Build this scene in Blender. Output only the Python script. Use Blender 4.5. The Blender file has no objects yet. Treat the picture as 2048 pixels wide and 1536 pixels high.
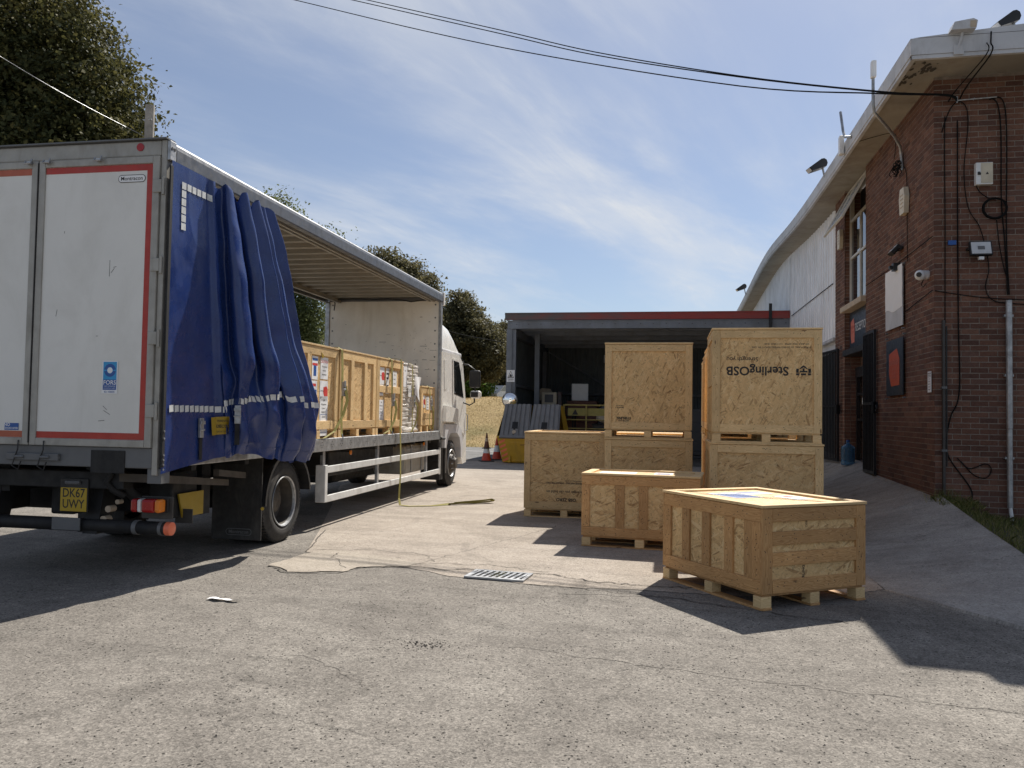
import bpy, math, random
import mathutils.noise as mnoise
import numpy as np
from mathutils import Vector, Matrix
random.seed(7); rng = np.random.default_rng(7)
S = bpy.context.scene
COL = S.collection
R = math.radians

# ------------------------------------------------------------------ camera, sky, sun, exposure
YAW, PITCH, ROLL, EYE = 11.2, 2.1, 0.95, 1.5
y_, p_, r_ = R(YAW), R(PITCH), R(ROLL)
fwd = Vector((-math.sin(y_)*math.cos(p_), math.cos(y_)*math.cos(p_), math.sin(p_)))
rt0 = Vector((math.cos(y_), math.sin(y_), 0)); up0 = rt0.cross(fwd)
rt = rt0*math.cos(r_) + up0*math.sin(r_); upv = -rt0*math.sin(r_) + up0*math.cos(r_)
cam = bpy.data.cameras.new('camera'); cam.sensor_width = 36; cam.lens = 1600/2048*36
cam.clip_end = 1500; cam.clip_start = .05
co = bpy.data.objects.new('camera', cam); COL.objects.link(co)
co.matrix_world = Matrix(((rt.x, upv.x, -fwd.x, 0), (rt.y, upv.y, -fwd.y, 0), (rt.z, upv.z, -fwd.z, EYE), (0, 0, 0, 1)))
S.camera = co

SUN_AZ, SUN_EL = 15.8, 47.5          # azimuth from +Y towards +X
sd = Vector((math.sin(R(SUN_AZ))*math.cos(R(SUN_EL)), math.cos(R(SUN_AZ))*math.cos(R(SUN_EL)), math.sin(R(SUN_EL))))
sun = bpy.data.lights.new('sun', 'SUN'); sun.energy = 4.6; sun.angle = R(.53); sun.color = (1, .945, .86)
so = bpy.data.objects.new('sun', sun); COL.objects.link(so)
so.rotation_euler = sd.to_track_quat('Z', 'Y').to_euler(); so.location = (0, 0, 30)

W = bpy.data.worlds.new('World'); S.world = W; W.use_nodes = True
wt = W.node_tree; wt.nodes.clear()
def wn(t, **k):
    n = wt.nodes.new(t)
    for a, b in k.items():
        if a in n.inputs: n.inputs[a].default_value = b
        else: setattr(n, a, b)
    return n
def lk(a, b): wt.links.new(a, b)
sky = wn('ShaderNodeTexSky', sky_type='NISHITA', sun_disc=False, sun_elevation=R(SUN_EL), sun_rotation=R(SUN_AZ), altitude=80, air_density=1.0, dust_density=.7, ozone_density=3.2)
tc = wn('ShaderNodeTexCoord'); sep = wn('ShaderNodeSeparateXYZ'); lk(tc.outputs['Generated'], sep.inputs[0])
zm = wn('ShaderNodeMath', operation='MAXIMUM'); zm.inputs[1].default_value = 0.0; lk(sep.outputs['Z'], zm.inputs[0])
za = wn('ShaderNodeMath', operation='ADD'); za.inputs[1].default_value = .16; lk(zm.outputs[0], za.inputs[0])
dx = wn('ShaderNodeMath', operation='DIVIDE'); lk(sep.outputs['X'], dx.inputs[0]); lk(za.outputs[0], dx.inputs[1])
dy = wn('ShaderNodeMath', operation='DIVIDE'); lk(sep.outputs['Y'], dy.inputs[0]); lk(za.outputs[0], dy.inputs[1])
cb = wn('ShaderNodeCombineXYZ'); lk(dx.outputs[0], cb.inputs[0]); lk(dy.outputs[0], cb.inputs[1])
def cloudlayer(rot, sc, nscale, detail, rough, dist, lo, hi, off):
    mp0 = wn('ShaderNodeMapping'); mp0.inputs['Rotation'].default_value = (0, 0, R(rot)); lk(cb.outputs[0], mp0.inputs[0])
    mp = wn('ShaderNodeMapping'); mp.inputs['Scale'].default_value = sc; mp.inputs['Location'].default_value = off; lk(mp0.outputs[0], mp.inputs[0])
    nz = wn('ShaderNodeTexNoise', Scale=nscale, Detail=detail, Roughness=rough, Distortion=dist); lk(mp.outputs[0], nz.inputs['Vector'])
    mr = wn('ShaderNodeMapRange', interpolation_type='SMOOTHSTEP'); mr.inputs['From Min'].default_value = lo; mr.inputs['From Max'].default_value = hi
    lk(nz.outputs['Fac'], mr.inputs['Value']); return mr.outputs['Result']
a = cloudlayer(-57, (.55, 1.25, 1), 1.0, 12, .58, .35, .38, .70, (1.78, 7.39, 0))      # broad soft bands
b = cloudlayer(-64, (.55, 2.0, 1), 2.6, 12, .66, .9, .40, .78, (2.04, 8.55, 0))        # ragged filaments
c = cloudlayer(-50, (.5, .75, 1), .8, 3, .5, .2, .34, .60, (7.29, 4.61, 0))            # where the veil is thick at all
m1 = wn('ShaderNodeMath', operation='MULTIPLY_ADD'); lk(b, m1.inputs[0]); m1.inputs[1].default_value = .40; m1.inputs[2].default_value = .46
m2 = wn('ShaderNodeMath', operation='MULTIPLY'); lk(m1.outputs[0], m2.inputs[0]); lk(a, m2.inputs[1])
c2 = wn('ShaderNodeMath', operation='MULTIPLY_ADD'); lk(c, c2.inputs[0]); c2.inputs[1].default_value = 1.25; c2.inputs[2].default_value = .28
m3 = wn('ShaderNodeMath', operation='MULTIPLY', use_clamp=True); lk(m2.outputs[0], m3.inputs[0]); lk(c2.outputs[0], m3.inputs[1])
m4 = wn('ShaderNodeMath', operation='MULTIPLY_ADD', use_clamp=True); lk(m3.outputs[0], m4.inputs[0]); m4.inputs[1].default_value = .80; m4.inputs[2].default_value = .17      # thin even veil
mix = wn('ShaderNodeMix', data_type='RGBA'); lk(m4.outputs[0], mix.inputs['Factor']); wb = wn('ShaderNodeMix', data_type='RGBA', blend_type='MULTIPLY'); wb.inputs['Factor'].default_value = 1; lk(sky.outputs[0], wb.inputs['A']); wb.inputs['B'].default_value = (.97, 1.0, 1.07, 1)
lk(wb.outputs['Result'], mix.inputs['A']); mix.inputs['B'].default_value = (9.0, 9.25, 9.6, 1)
bg = wn('ShaderNodeBackground', Strength=.0555); lk(mix.outputs['Result'], bg.inputs['Color'])
wo = wn('ShaderNodeOutputWorld'); lk(bg.outputs[0], wo.inputs[0])

S.view_settings.view_transform = 'Standard'; S.view_settings.look = 'None'
S.view_settings.gamma = 1; S.view_settings.exposure = .60; S.view_settings.use_curve_mapping = False
S.render.engine = 'CYCLES'
S.cycles.max_bounces = 6; S.cycles.transparent_max_bounces = 8

# ------------------------------------------------------------------ materials
class NT:
    def __init__(s, name):
        s.m = bpy.data.materials.new(name); s.m.use_nodes = True; s.t = s.m.node_tree
        s.p = s.t.nodes['Principled BSDF']
    def n(s, t, ins=None, **k):
        n = s.t.nodes.new(t)
        for a, b in k.items(): setattr(n, a, b)
        for a, b in (ins or {}).items():
            if hasattr(b, 'is_output'): s.t.links.new(b, n.inputs[a])
            else: n.inputs[a].default_value = b
        return n
    def out(s, name, sock): s.t.links.new(sock, s.p.inputs[name])
    def set(s, **k):
        for a, b in k.items(): s.p.inputs[a.replace('_', ' ')].default_value = b
    def pos(s): return s.n('ShaderNodeNewGeometry').outputs['Position']
    def objc(s): return s.n('ShaderNodeTexCoord').outputs['Object']
    def uv(s): return s.n('ShaderNodeTexCoord').outputs['UV']
    def map(s, v, sc=(1, 1, 1), rot=(0, 0, 0), loc=(0, 0, 0)):
        if any(rot): v = s.n('ShaderNodeMapping', {0: v, 'Rotation': rot}).outputs[0]
        return s.n('ShaderNodeMapping', {0: v, 'Scale': sc, 'Location': loc}).outputs[0]
    def noise(s, v, scale, detail=3, rough=.55, dist=0):
        return s.n('ShaderNodeTexNoise', {'Vector': v, 'Scale': scale, 'Detail': detail, 'Roughness': rough, 'Distortion': dist}).outputs['Fac']
    def vor(s, v, scale, feature='F1', rnd=1): return s.n('ShaderNodeTexVoronoi', {'Vector': v, 'Scale': scale, 'Randomness': rnd}, feature=feature)
    def rng(s, v, a, b, c=0., d=1., it='LINEAR'):
        return s.n('ShaderNodeMapRange', {'Value': v, 'From Min': a, 'From Max': b, 'To Min': c, 'To Max': d}, interpolation_type=it).outputs['Result']
    def math(s, op, a, b=0., c=0., clamp=False):
        return s.n('ShaderNodeMath', {0: a, 1: b, 2: c}, operation=op, use_clamp=clamp).outputs[0]
    def mix(s, f, a, b, mode='MIX'):
        n = s.n('ShaderNodeMix', data_type='RGBA', blend_type=mode)
        for k, v in (('Factor', f), ('A', a), ('B', b)):
            i = [q for q in n.inputs if q.name == k and (q.type == 'RGBA' or k == 'Factor') and q.enabled][0]
            if hasattr(v, 'is_output'): s.t.links.new(v, i)
            else: i.default_value = v if k == 'Factor' else (*v, 1)[:4]
        return [o for o in n.outputs if o.type == 'RGBA' and o.enabled][0]
    def ramp(s, f, stops):
        n = s.n('ShaderNodeValToRGB', {0: f}); e = n.color_ramp.elements
        while len(e) < len(stops): e.new(.5)
        for i, (p, c) in enumerate(stops): e[i].position = p; e[i].color = (*c, 1)
        return n.outputs[0]
    def bump(s, h, strength=.3, dist=.01):
        s.out('Normal', s.n('ShaderNodeBump', {'Height': h, 'Strength': strength, 'Distance': dist}).outputs[0])
    def orand(s): return s.n('ShaderNodeObjectInfo').outputs['Random']
    def tint(s): return s.n('ShaderNodeAttribute', attribute_name='tint').outputs['Fac']

def plain(name, col, rough=.5, metal=0., var=.25, vs=6., bump=0., bs=60., dirt=None, dirtamt=.5, ds=3., spec=.5, orand=0., emit=None):
    m = NT(name); v = m.objc()
    f = m.noise(v, vs, 5, .6)
    k = m.rng(f, .3, .7, 1-var, 1+var*.6)
    if orand: k = m.math('MULTIPLY', k, m.rng(m.orand(), 0, 1, 1-orand, 1+orand))
    c = m.mix(1., col, m.n('ShaderNodeCombineXYZ', {0: k, 1: k, 2: k}).outputs[0], 'MULTIPLY')
    if dirt:
        d = m.rng(m.noise(m.map(v, (1, 1, .45)), ds, 8, .68, .6), .47, .72, 0, dirtamt)
        c = m.mix(d, c, dirt)
    m.out('Base Color', c)
    m.out('Roughness', m.rng(m.noise(v, vs*2.3, 4), .3, .7, max(rough-.1, .02), min(rough+.12, 1)))
    m.set(Metallic=metal, Specular_IOR_Level=spec)
    if bump: m.bump(m.noise(v, bs, 4), bump, .01)
    return m.m

def osb_mat():
    m = NT('osb_board'); uv = m.uv()
    w = m.n('ShaderNodeTexNoise', {'Vector': uv, 'Scale': 9., 'Detail': 2.}).outputs['Color']
    v = m.n('ShaderNodeVectorMath', {0: uv, 1: m.n('ShaderNodeVectorMath', {0: w, 'Scale': .008}, operation='SCALE').outputs[0]}, operation='ADD').outputs[0]
    col = None; hsum = None
    for i, (ang, sx, sy, th) in enumerate(((6, 11, 42, 0), (35, 10, 48, .50), (-38, 11.5, 50, .50), (78, 12, 54, .60), (-12, 9, 46, .55), (55, 12, 58, .62), (-66, 11, 54, .64), (20, 8.5, 42, .72), (-25, 13, 70, .70))):
        vo = m.vor(m.map(v, (sx, sy, 1), (0, 0, R(ang)), (i*3.1, i*1.7, 0)), 1.)
        sx_ = m.n('ShaderNodeSeparateColor', {0: vo.outputs['Color']})
        tone = m.ramp(sx_.outputs[0], [(0, (.39, .225, .09)), (.10, (.58, .365, .165)), (.28, (.69, .45, .205)), (.75, (.74, .50, .235)), (1, (.79, .57, .295))])
        if col is None: col, hsum = tone, sx_.outputs[1]
        else:
            mk = m.math('GREATER_THAN', sx_.outputs[2], th)
            col = m.mix(mk, col, tone)
            hsum = m.math('MULTIPLY_ADD', mk, sx_.outputs[1], hsum)
    fine = m.noise(m.map(v, (60, 260, 1), (0, 0, .2)), 1., 3)
    k = m.math('MULTIPLY', m.rng(fine, .3, .7, .86, 1.1), m.rng(m.orand(), 0, 1, .9, 1.08))
    k = m.math('MULTIPLY', k, m.rng(m.noise(uv, 2.2, 3), .3, .7, .88, 1.08))
    gaps = m.vor(m.map(v, (13, 48, 1), (0, 0, .6), (4, 4, 0)), 1., 'DISTANCE_TO_EDGE').outputs[0]
    gk = m.math('MULTIPLY', m.rng(gaps, 0, .05, 1, 0), m.rng(m.noise(uv, 16, 2), .5, .62, 0, .55))
    k = m.math('MULTIPLY', k, m.math('SUBTRACT', 1., gk))
    m.out('Base Color', m.mix(1., col, m.n('ShaderNodeCombineXYZ', {0: k, 1: k, 2: k}).outputs[0], 'MULTIPLY'))
    m.set(Roughness=.62, Specular_IOR_Level=.35); m.bump(hsum, .35, .004)
    return m.m

def pine_mat(name, dark, mid, light, knots=True):
    m = NT(name); uv = m.uv(); o = m.orand()
    off = m.n('ShaderNodeCombineXYZ', {0: m.math('MULTIPLY', o, 37.), 1: m.math('MULTIPLY', o, 11.)}).outputs[0]
    v0 = m.n('ShaderNodeVectorMath', {0: uv, 1: off}, operation='ADD').outputs[0]
    kn = m.vor(m.map(v0, (3.1, 10, 1)), 1.)
    kd = m.n('ShaderNodeVectorMath', {0: m.map(v0, (3.1, 10, 1))}, operation='LENGTH')
    near = m.rng(kn.outputs['Distance'], 0, .34, 1, 0, 'SMOOTHSTEP')
    warp = m.math('MULTIPLY', near, .6)
    sepv = m.n('ShaderNodeSeparateXYZ', {0: v0})
    yy = m.math('ADD', m.math('MULTIPLY', sepv.outputs[1], 75.), m.math('MULTIPLY', m.noise(m.map(v0, (1.5, 9, 1)), 1.5, 3, .5), 13.))
    yy = m.math('ADD', yy, m.math('MULTIPLY', warp, 2.5))
    band = m.math('FRACT', yy)
    ring = m.math('POWER', band, 2.2)
    fib = m.noise(m.map(v0, (14, 420, 1)), 1., 3, .6)
    f = m.math('ADD', m.math('MULTIPLY', ring, .45), m.math('MULTIPLY', fib, .55))
    c = m.ramp(f, [(.12, light), (.45, mid), (.85, dark)])
    if knots:
        sc = m.n('ShaderNodeSeparateColor', {0: kn.outputs['Color']})
        on = m.math('GREATER_THAN', sc.outputs[0], .48)
        kk = m.math('MULTIPLY', on, m.rng(kn.outputs['Distance'], .06, .13, .85, 0, 'SMOOTHSTEP'))
        c = m.mix(kk, c, (.13, .065, .03))
    k = m.math('MULTIPLY', m.rng(o, 0, 1, .80, 1.12), m.rng(m.noise(v0, 3.3, 3), .3, .7, .88, 1.08))
    st = m.rng(m.noise(m.map(v0, (30, 90, 1)), 1., 2), .72, .76, 1, .55)
    k = m.math('MULTIPLY', k, st)
    m.out('Base Color', m.mix(1., c, m.n('ShaderNodeCombineXYZ', {0: k, 1: k, 2: k}).outputs[0], 'MULTIPLY'))
    m.set(Roughness=.6, Specular_IOR_Level=.3); m.bump(f, .2, .002)
    return m.m

def ground_mat(name, cols, pit=.5, cracks=.6, streak=False):
    m = NT(name); v = m.pos(); sp = m.n('ShaderNodeSeparateXYZ', {0: v})
    v2 = m.n('ShaderNodeCombineXYZ', {0: sp.outputs[0], 1: sp.outputs[1]}).outputs[0]
    big = m.noise(v2, .7, 7, .68, .9); mid = m.noise(v2, 4.5, 6, .66)
    f = m.math('ADD', m.math('MULTIPLY', big, .62), m.math('MULTIPLY', mid, .38))
    c = m.ramp(f, [(.38, cols[0]), (.5, cols[1]), (.62, cols[2])])
    g1 = m.vor(v2, 125.); sc = m.n('ShaderNodeSeparateColor', {0: g1.outputs['Color']})
    g2 = m.vor(v2, 62.); sc2 = m.n('ShaderNodeSeparateColor', {0: g2.outputs['Color']})
    k = m.math('MULTIPLY', m.rng(sc.outputs[0], 0, 1, 1-.30*pit, 1+.28*pit), m.rng(sc2.outputs[0], 0, 1, 1-.2*pit, 1+.2*pit))
    # worn-out stones leave dark pits, pale chippings show between them
    wear = m.rng(m.noise(v2, 1.3, 4, .6), .40, .62, .25, 1)
    h = m.vor(m.n('ShaderNodeVectorMath', {0: v2, 1: (7.7, 3.3, 0)}, operation='ADD').outputs[0], 34.)
    hc = m.n('ShaderNodeSeparateColor', {0: h.outputs['Color']})
    rad = m.math('MULTIPLY', m.math('POWER', hc.outputs[0], 1.9), .40)
    pk = m.math('MULTIPLY', m.math('LESS_THAN', m.math('ADD', h.outputs['Distance'], m.math('MULTIPLY', m.noise(v2, 150, 2), .12)), rad), m.math('GREATER_THAN', wear, m.math('ADD', hc.outputs[1], 0.)))
    h3 = m.vor(v2, 75.); hc3 = m.n('ShaderNodeSeparateColor', {0: h3.outputs['Color']})
    pk3 = m.math('MULTIPLY', m.math('LESS_THAN', h3.outputs['Distance'], m.math('MULTIPLY', hc3.outputs[0], .33)), m.math('GREATER_THAN', m.math('MULTIPLY', wear, .55), hc3.outputs[1]))
    pall = m.math('MAXIMUM', pk, m.math('MULTIPLY', pk3, .8))
    k = m.math('MULTIPLY', k, m.math('SUBTRACT', 1., m.math('MULTIPLY', pall, .62*pit+.12)))
    # cracks
    wv = m.n('ShaderNodeVectorMath', {0: m.n('ShaderNodeTexNoise', {'Vector': v2, 'Scale': 1.7, 'Detail': 6., 'Roughness': .7}).outputs['Color'], 'Scale': .9}, operation='SCALE').outputs[0]
    cv = m.n('ShaderNodeVectorMath', {0: v2, 1: wv}, operation='ADD').outputs[0]
    e = m.vor(cv, .42, 'DISTANCE_TO_EDGE').outputs[0]
    ck = m.math('MULTIPLY', m.rng(e, .0, .006, 1, 0), m.rng(m.noise(v2, .8, 3), .46, .56, 0, cracks))
    k = m.math('MULTIPLY', k, m.math('SUBTRACT', 1., ck))
    stain = m.math('MULTIPLY', m.rng(m.noise(m.map(v2, (1, .5, 1)), .9, 6, .7, 1.2), .56, .72, 1, .68), m.rng(m.noise(m.map(v2, (.35, 2.2, 1), (0, 0, .12)), 1.1, 7, .7, .8), .5, .7, 1, .78))
    k = m.math('MULTIPLY', k, stain)
    m.out('Base Color', m.mix(1., c, m.n('ShaderNodeCombineXYZ', {0: k, 1: k, 2: k}).outputs[0], 'MULTIPLY'))
    m.set(Roughness=.93, Specular_IOR_Level=.25)
    hh = m.math('SUBTRACT', m.math('ADD', m.math('MULTIPLY', sc.outputs[1], .5), m.math('MULTIPLY', mid, .8)), m.math('ADD', m.math('MULTIPLY', pall, 1.3), m.math('MULTIPLY', ck, 1.5)))
    m.bump(hh, .55, .006)
    return m.m

def brick_mat():
    m = NT('red_brick'); r = m.math('FRACT', m.math('ADD', m.orand(), m.tint())); v = m.pos()
    c = m.ramp(r, [(0, (.110, .058, .045)), (.3, (.150, .075, .053)), (.6, (.182, .090, .062)), (.82, (.215, .115, .08)), (1, (.135, .075, .06))])
    k = m.math('MULTIPLY', m.rng(m.noise(v, 45, 5, .65), .3, .7, .72, 1.16), m.rng(m.noise(v, 1.2, 4), .3, .7, .82, 1.1))
    k = m.math('MULTIPLY', k, m.rng(m.noise(v, 160, 2), .62, .68, 1, .45))
    m.out('Base Color', m.mix(1., c, m.n('ShaderNodeCombineXYZ', {0: k, 1: k, 2: k}).outputs[0], 'MULTIPLY'))
    m.set(Roughness=.9, Specular_IOR_Level=.2); m.bump(m.noise(v, 90, 5), .5, .004); return m.m

def leaf_mat(name, dark, mid, light, rough=.38, trans=.25):
    m = NT(name); t = m.tint()
    c = m.ramp(t, [(0, dark), (.5, mid), (.9, light), (1, tuple(x*1.25 for x in light))])
    m.out('Base Color', c); m.set(Roughness=rough+.15, Specular_IOR_Level=.2)
    tr = m.n('ShaderNodeBsdfTranslucent', {'Color': m.mix(.5, c, light)})
    mx = m.n('ShaderNodeMixShader', {0: trans, 1: m.p.outputs[0], 2: tr.outputs[0]})
    m.t.links.new(mx.outputs[0], m.t.nodes['Material Output'].inputs[0]); return m.m

def glass_mat(name, col=(.02, .024, .028), rough=.03):
    m = NT(name); m.set(Base_Color=(*col, 1), Roughness=rough, Specular_IOR_Level=.9)
    return m.m

MT = {}
MT['osb'] = osb_mat()
MT['pine'] = pine_mat('pale_pine', (.48, .30, .125), (.70, .48, .235), (.82, .61, .33))
MT['pine_warm'] = pine_mat('warm_pine', (.29, .135, .045), (.50, .27, .105), (.63, .385, .175))
MT['asphalt'] = ground_mat('worn_asphalt', ((.165, .149, .130), (.208, .189, .165), (.250, .229, .200)), 1.05, .38)
MT['concrete'] = ground_mat('old_concrete', ((.295, .255, .212), (.355, .308, .258), (.405, .354, .30)), .7, .25)
MT['patch'] = ground_mat('pale_concrete', ((.32, .28, .232), (.385, .338, .28), (.435, .385, .325)), .5, .3)
MT['path'] = ground_mat('path_concrete', ((.26, .237, .212), (.33, .305, .275), (.39, .362, .325)), .6, .5)
MT['road'] = ground_mat('far_asphalt', ((.15, .148, .145), (.18, .178, .175), (.215, .212, .207)), .5, .3)
MT['crack'] = plain('crack_dark', (.075, .066, .055), .95, var=.5, vs=30)
MT['brick'] = brick_mat()
MT['mortar'] = plain('mortar', (.27, .225, .185), .95, var=.45, vs=9, bump=.4, bs=120)
MT['fascia'] = plain('painted_fascia', (.55, .55, .56), .55, var=.12, vs=2.5, dirt=(.24, .22, .195), dirtamt=.5, ds=2.6)
MT['soffit'] = plain('cream_soffit', (.34, .315, .27), .7, var=.12, vs=2, dirt=(.16, .12, .08), dirtamt=.55, ds=1.6)
MT['clad'] = plain('white_cladding', (.80, .80, .82), .45, var=.1, vs=1.2, dirt=(.25, .24, .22), dirtamt=.35, ds=1.4)
MT['galv'] = plain('galvanised_steel', (.42, .43, .44), .48, .75, var=.35, vs=14, dirt=(.20, .18, .15), dirtamt=.4, ds=6)
MT['alu'] = plain('dirty_aluminium', (.37, .355, .32), .5, .2, var=.15, vs=5, dirt=(.15, .13, .10), dirtamt=.5, ds=4)
MT['rail'] = plain('roof_rail_aluminium', (.16, .165, .175), .42, .6, var=.25, vs=7, dirt=(.08, .08, .08), dirtamt=.5, ds=6)
MT['white'] = plain('white_panel', (.74, .725, .68), .42, var=.04, vs=2, dirt=(.45, .425, .37), dirtamt=.3, ds=2.2)
MT['ramp'] = plain('dirty_ply', (.075, .06, .045), .8, var=.3, vs=6)
MT['bulk'] = plain('scuffed_bulkhead', (.82, .775, .69), .55, var=.1, vs=2.2, dirt=(.52, .44, .33), dirtamt=.5, ds=1.5)
MT['roofin'] = plain('roof_underside', (.25, .232, .195), .5, .1, var=.18, vs=3, dirt=(.2, .16, .11), dirtamt=.5, ds=2)
MT['cab'] = plain('white_cab_paint', (.78, .765, .72), .25, var=.03, vs=2, dirt=(.6, .575, .52), dirtamt=.15, ds=1.2)
MT['cabgrey'] = plain('grey_plastic', (.13, .132, .135), .5, var=.12)
MT['black'] = plain('black_plastic', (.013, .013, .014), .5, var=.3, dirt=(.05, .047, .042), dirtamt=.3, ds=4)
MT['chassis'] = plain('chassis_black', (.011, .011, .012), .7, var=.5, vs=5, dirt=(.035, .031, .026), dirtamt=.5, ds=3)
MT['rubber'] = plain('tyre_rubber', (.028, .027, .026), .75, var=.3, vs=9, dirt=(.11, .10, .09), dirtamt=.55, ds=5, bump=.2)
MT['rim'] = plain('rim_steel', (.15, .135, .115), .5, .3, var=.3, vs=8, dirt=(.12, .07, .04), dirtamt=.7, ds=7)
MT['rimdark'] = plain('shaded_rim', (.075, .064, .052), .6, .2, var=.4, vs=9)  # shade of the deep wheel dish put into the colour
MT['guard'] = plain('side_guard_paint', (.68, .68, .66), .4, .1, var=.1, dirt=(.3, .28, .25), dirtamt=.5, ds=5)
MT['pvc'] = plain('blue_pvc', (.016, .040, .165), .27, var=.22, vs=3, dirt=(.055, .075, .15), dirtamt=.4, ds=2.2, bump=.16, bs=11)
MT['reflect'] = plain('reflective_tape', (.62, .63, .62), .35, var=.2, vs=20)
MT['redtape'] = plain('red_tape', (.42, .028, .016), .4, var=.15, vs=7, dirt=(.3, .1, .06), dirtamt=.3)
MT['orangetape'] = plain('faded_red_tape', (.44, .10, .045), .4, var=.15, vs=7)
MT['yellow'] = plain('yellow_plate', (.44, .29, .012), .4, var=.05)
MT['tag'] = plain('yellow_tag', (.33, .215, .015), .5, var=.1)
MT['pipe'] = plain('dark_downpipe', (.055, .05, .045), .6, var=.3)
MT['dustglass'] = plain('dusty_glass', (.30, .31, .31), .25, var=.1)
MT['board'] = plain('dull_yellow_board', (.30, .25, .06), .6, var=.2)
MT['railpaint'] = plain('dull_yellow_rail', (.33, .25, .07), .6, var=.3)
MT['skip'] = plain('yellow_skip_paint', (.52, .30, .012), .5, var=.15, vs=3, dirt=(.22, .13, .03), dirtamt=.5, ds=3)
MT['skiplid'] = plain('grey_skip_lid', (.17, .168, .168), .55, var=.2, vs=3, dirt=(.2, .2, .2), dirtamt=.3, ds=3)
MT['ink'] = plain('black_ink', (.03, .026, .024), .7, var=.4, vs=30)
MT['paper'] = plain('white_paper', (.80, .80, .80), .7, var=.03)
MT['red'] = plain('print_red', (.62, .04, .03), .6, var=.05)
MT['blue'] = plain('print_blue', (.02, .09, .32), .5, var=.05)
MT['cyan'] = plain('print_light_blue', (.03, .30, .60), .5, var=.05)
MT['strap'] = plain('olive_webbing', (.25, .22, .045), .8, var=.3, vs=30, bump=.2, bs=300)
MT['wrap'] = None
MT['steelgrey'] = plain('grey_blue_steel', (.175, .19, .215), .55, .1, var=.2, vs=2, dirt=(.09, .085, .08), dirtamt=.55, ds=1.4)
MT['redfascia'] = plain('faded_red_fascia', (.26, .05, .042), .6, var=.35, vs=1.2, dirt=(.13, .115, .105), dirtamt=.95, ds=.9)
m = NT('faded_red_edge'); v = m.objc(); sx_ = m.n('ShaderNodeSeparateXYZ', {0: v}).outputs[0]
f = m.math('ADD', m.rng(sx_, .5, 5.5, .9, .0), m.math('MULTIPLY', m.math('SUBTRACT', m.noise(m.map(v, (1, 1, 3)), 1.6, 8, .7), .5), 2.2), clamp=True)
m.out('Base Color', m.mix(f, (.30, .042, .034), (.105, .095, .088))); m.set(Roughness=.65); MT['redfascia'] = m.m
MT['shedwall'] = plain('dark_sheet', (.085, .10, .105), .6, var=.2, vs=1.5, dirt=(.05, .05, .05), dirtamt=.4)
MT['gate'] = plain('black_gate_paint', (.012, .012, .014), .4, var=.2)
MT['wire'] = plain('black_cable', (.012, .012, .012), .95, var=.1, spec=.1)
MT['glass'] = glass_mat('window_glass')
MT['cabglass'] = glass_mat('cab_glass', (.012, .014, .014), .02)
MT['winframe'] = plain('white_frame', (.62, .60, .55), .5, var=.1, dirt=(.3, .27, .22), dirtamt=.4)
MT['stone'] = plain('concrete_sill', (.47, .38, .28), .8, var=.2, vs=6)
MT['navy'] = plain('navy_sign', (.022, .034, .05), .4, var=.05)
MT['orange'] = plain('orange_print', (.52, .075, .025), .5, var=.06)
MT['salmon'] = plain('faded_orange_print', (.55, .16, .11), .5, var=.06)
MT['lampglass'] = plain('lamp_glass', (.55, .56, .57), .3, var=.1)
MT['cream'] = plain('cream_plastic', (.62, .55, .42), .5, var=.12, dirt=(.3, .24, .16), dirtamt=.4)
MT['whiteplastic'] = plain('white_plastic', (.74, .74, .73), .35, var=.05)
MT['mirror'] = plain('mirror_steel', (.9, .9, .9), .04, 1., var=.02)
MT['cone'] = plain('cone_orange', (.60, .06, .025), .5, var=.15, dirt=(.2, .08, .05), dirtamt=.4)
MT['conedark'] = plain('old_cone', (.14, .05, .03), .6, var=.4)
MT['conewhite'] = plain('cone_white', (.70, .70, .68), .5, var=.12, dirt=(.3, .28, .25), dirtamt=.4)
MT['bark'] = plain('bark', (.10, .08, .06), .95, var=.5, vs=5, bump=.8, bs=20)
MT['pole'] = plain('weathered_pole', (.34, .31, .27), .85, var=.3, vs=4)
MT['lens_red'] = plain('red_lens', (.35, .012, .012), .2, var=.1)
MT['lens_amber'] = plain('amber_lens', (.70, .20, .02), .2, var=.1)
MT['lens_orange'] = plain('orange_cap', (.85, .20, .10), .35, var=.1)
MT['bluewater'] = None
MT['leaf_a'] = leaf_mat('leaf_sycamore', (.022, .028, .010), (.060, .068, .024), (.15, .135, .048), .5, .32)
MT['leaf_b'] = leaf_mat('leaf_birch', (.04, .055, .02), (.11, .14, .05), (.20, .22, .09), .45, .4)
MT['leaf_c'] = leaf_mat('leaf_maple', (.040, .040, .020), (.095, .09, .042), (.19, .17, .085), .5, .35)
MT['leaf_d'] = leaf_mat('leaf_lime', (.05, .09, .015), (.10, .17, .03), (.17, .26, .06), .45, .4)
MT['strawblade'] = leaf_mat('straw_blade', (.22, .16, .06), (.38, .275, .115), (.50, .38, .175), .7, .2)
MT['grassblade'] = leaf_mat('grass_blade', (.07, .095, .022), (.14, .17, .045), (.32, .28, .12), .6, .3)

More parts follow.
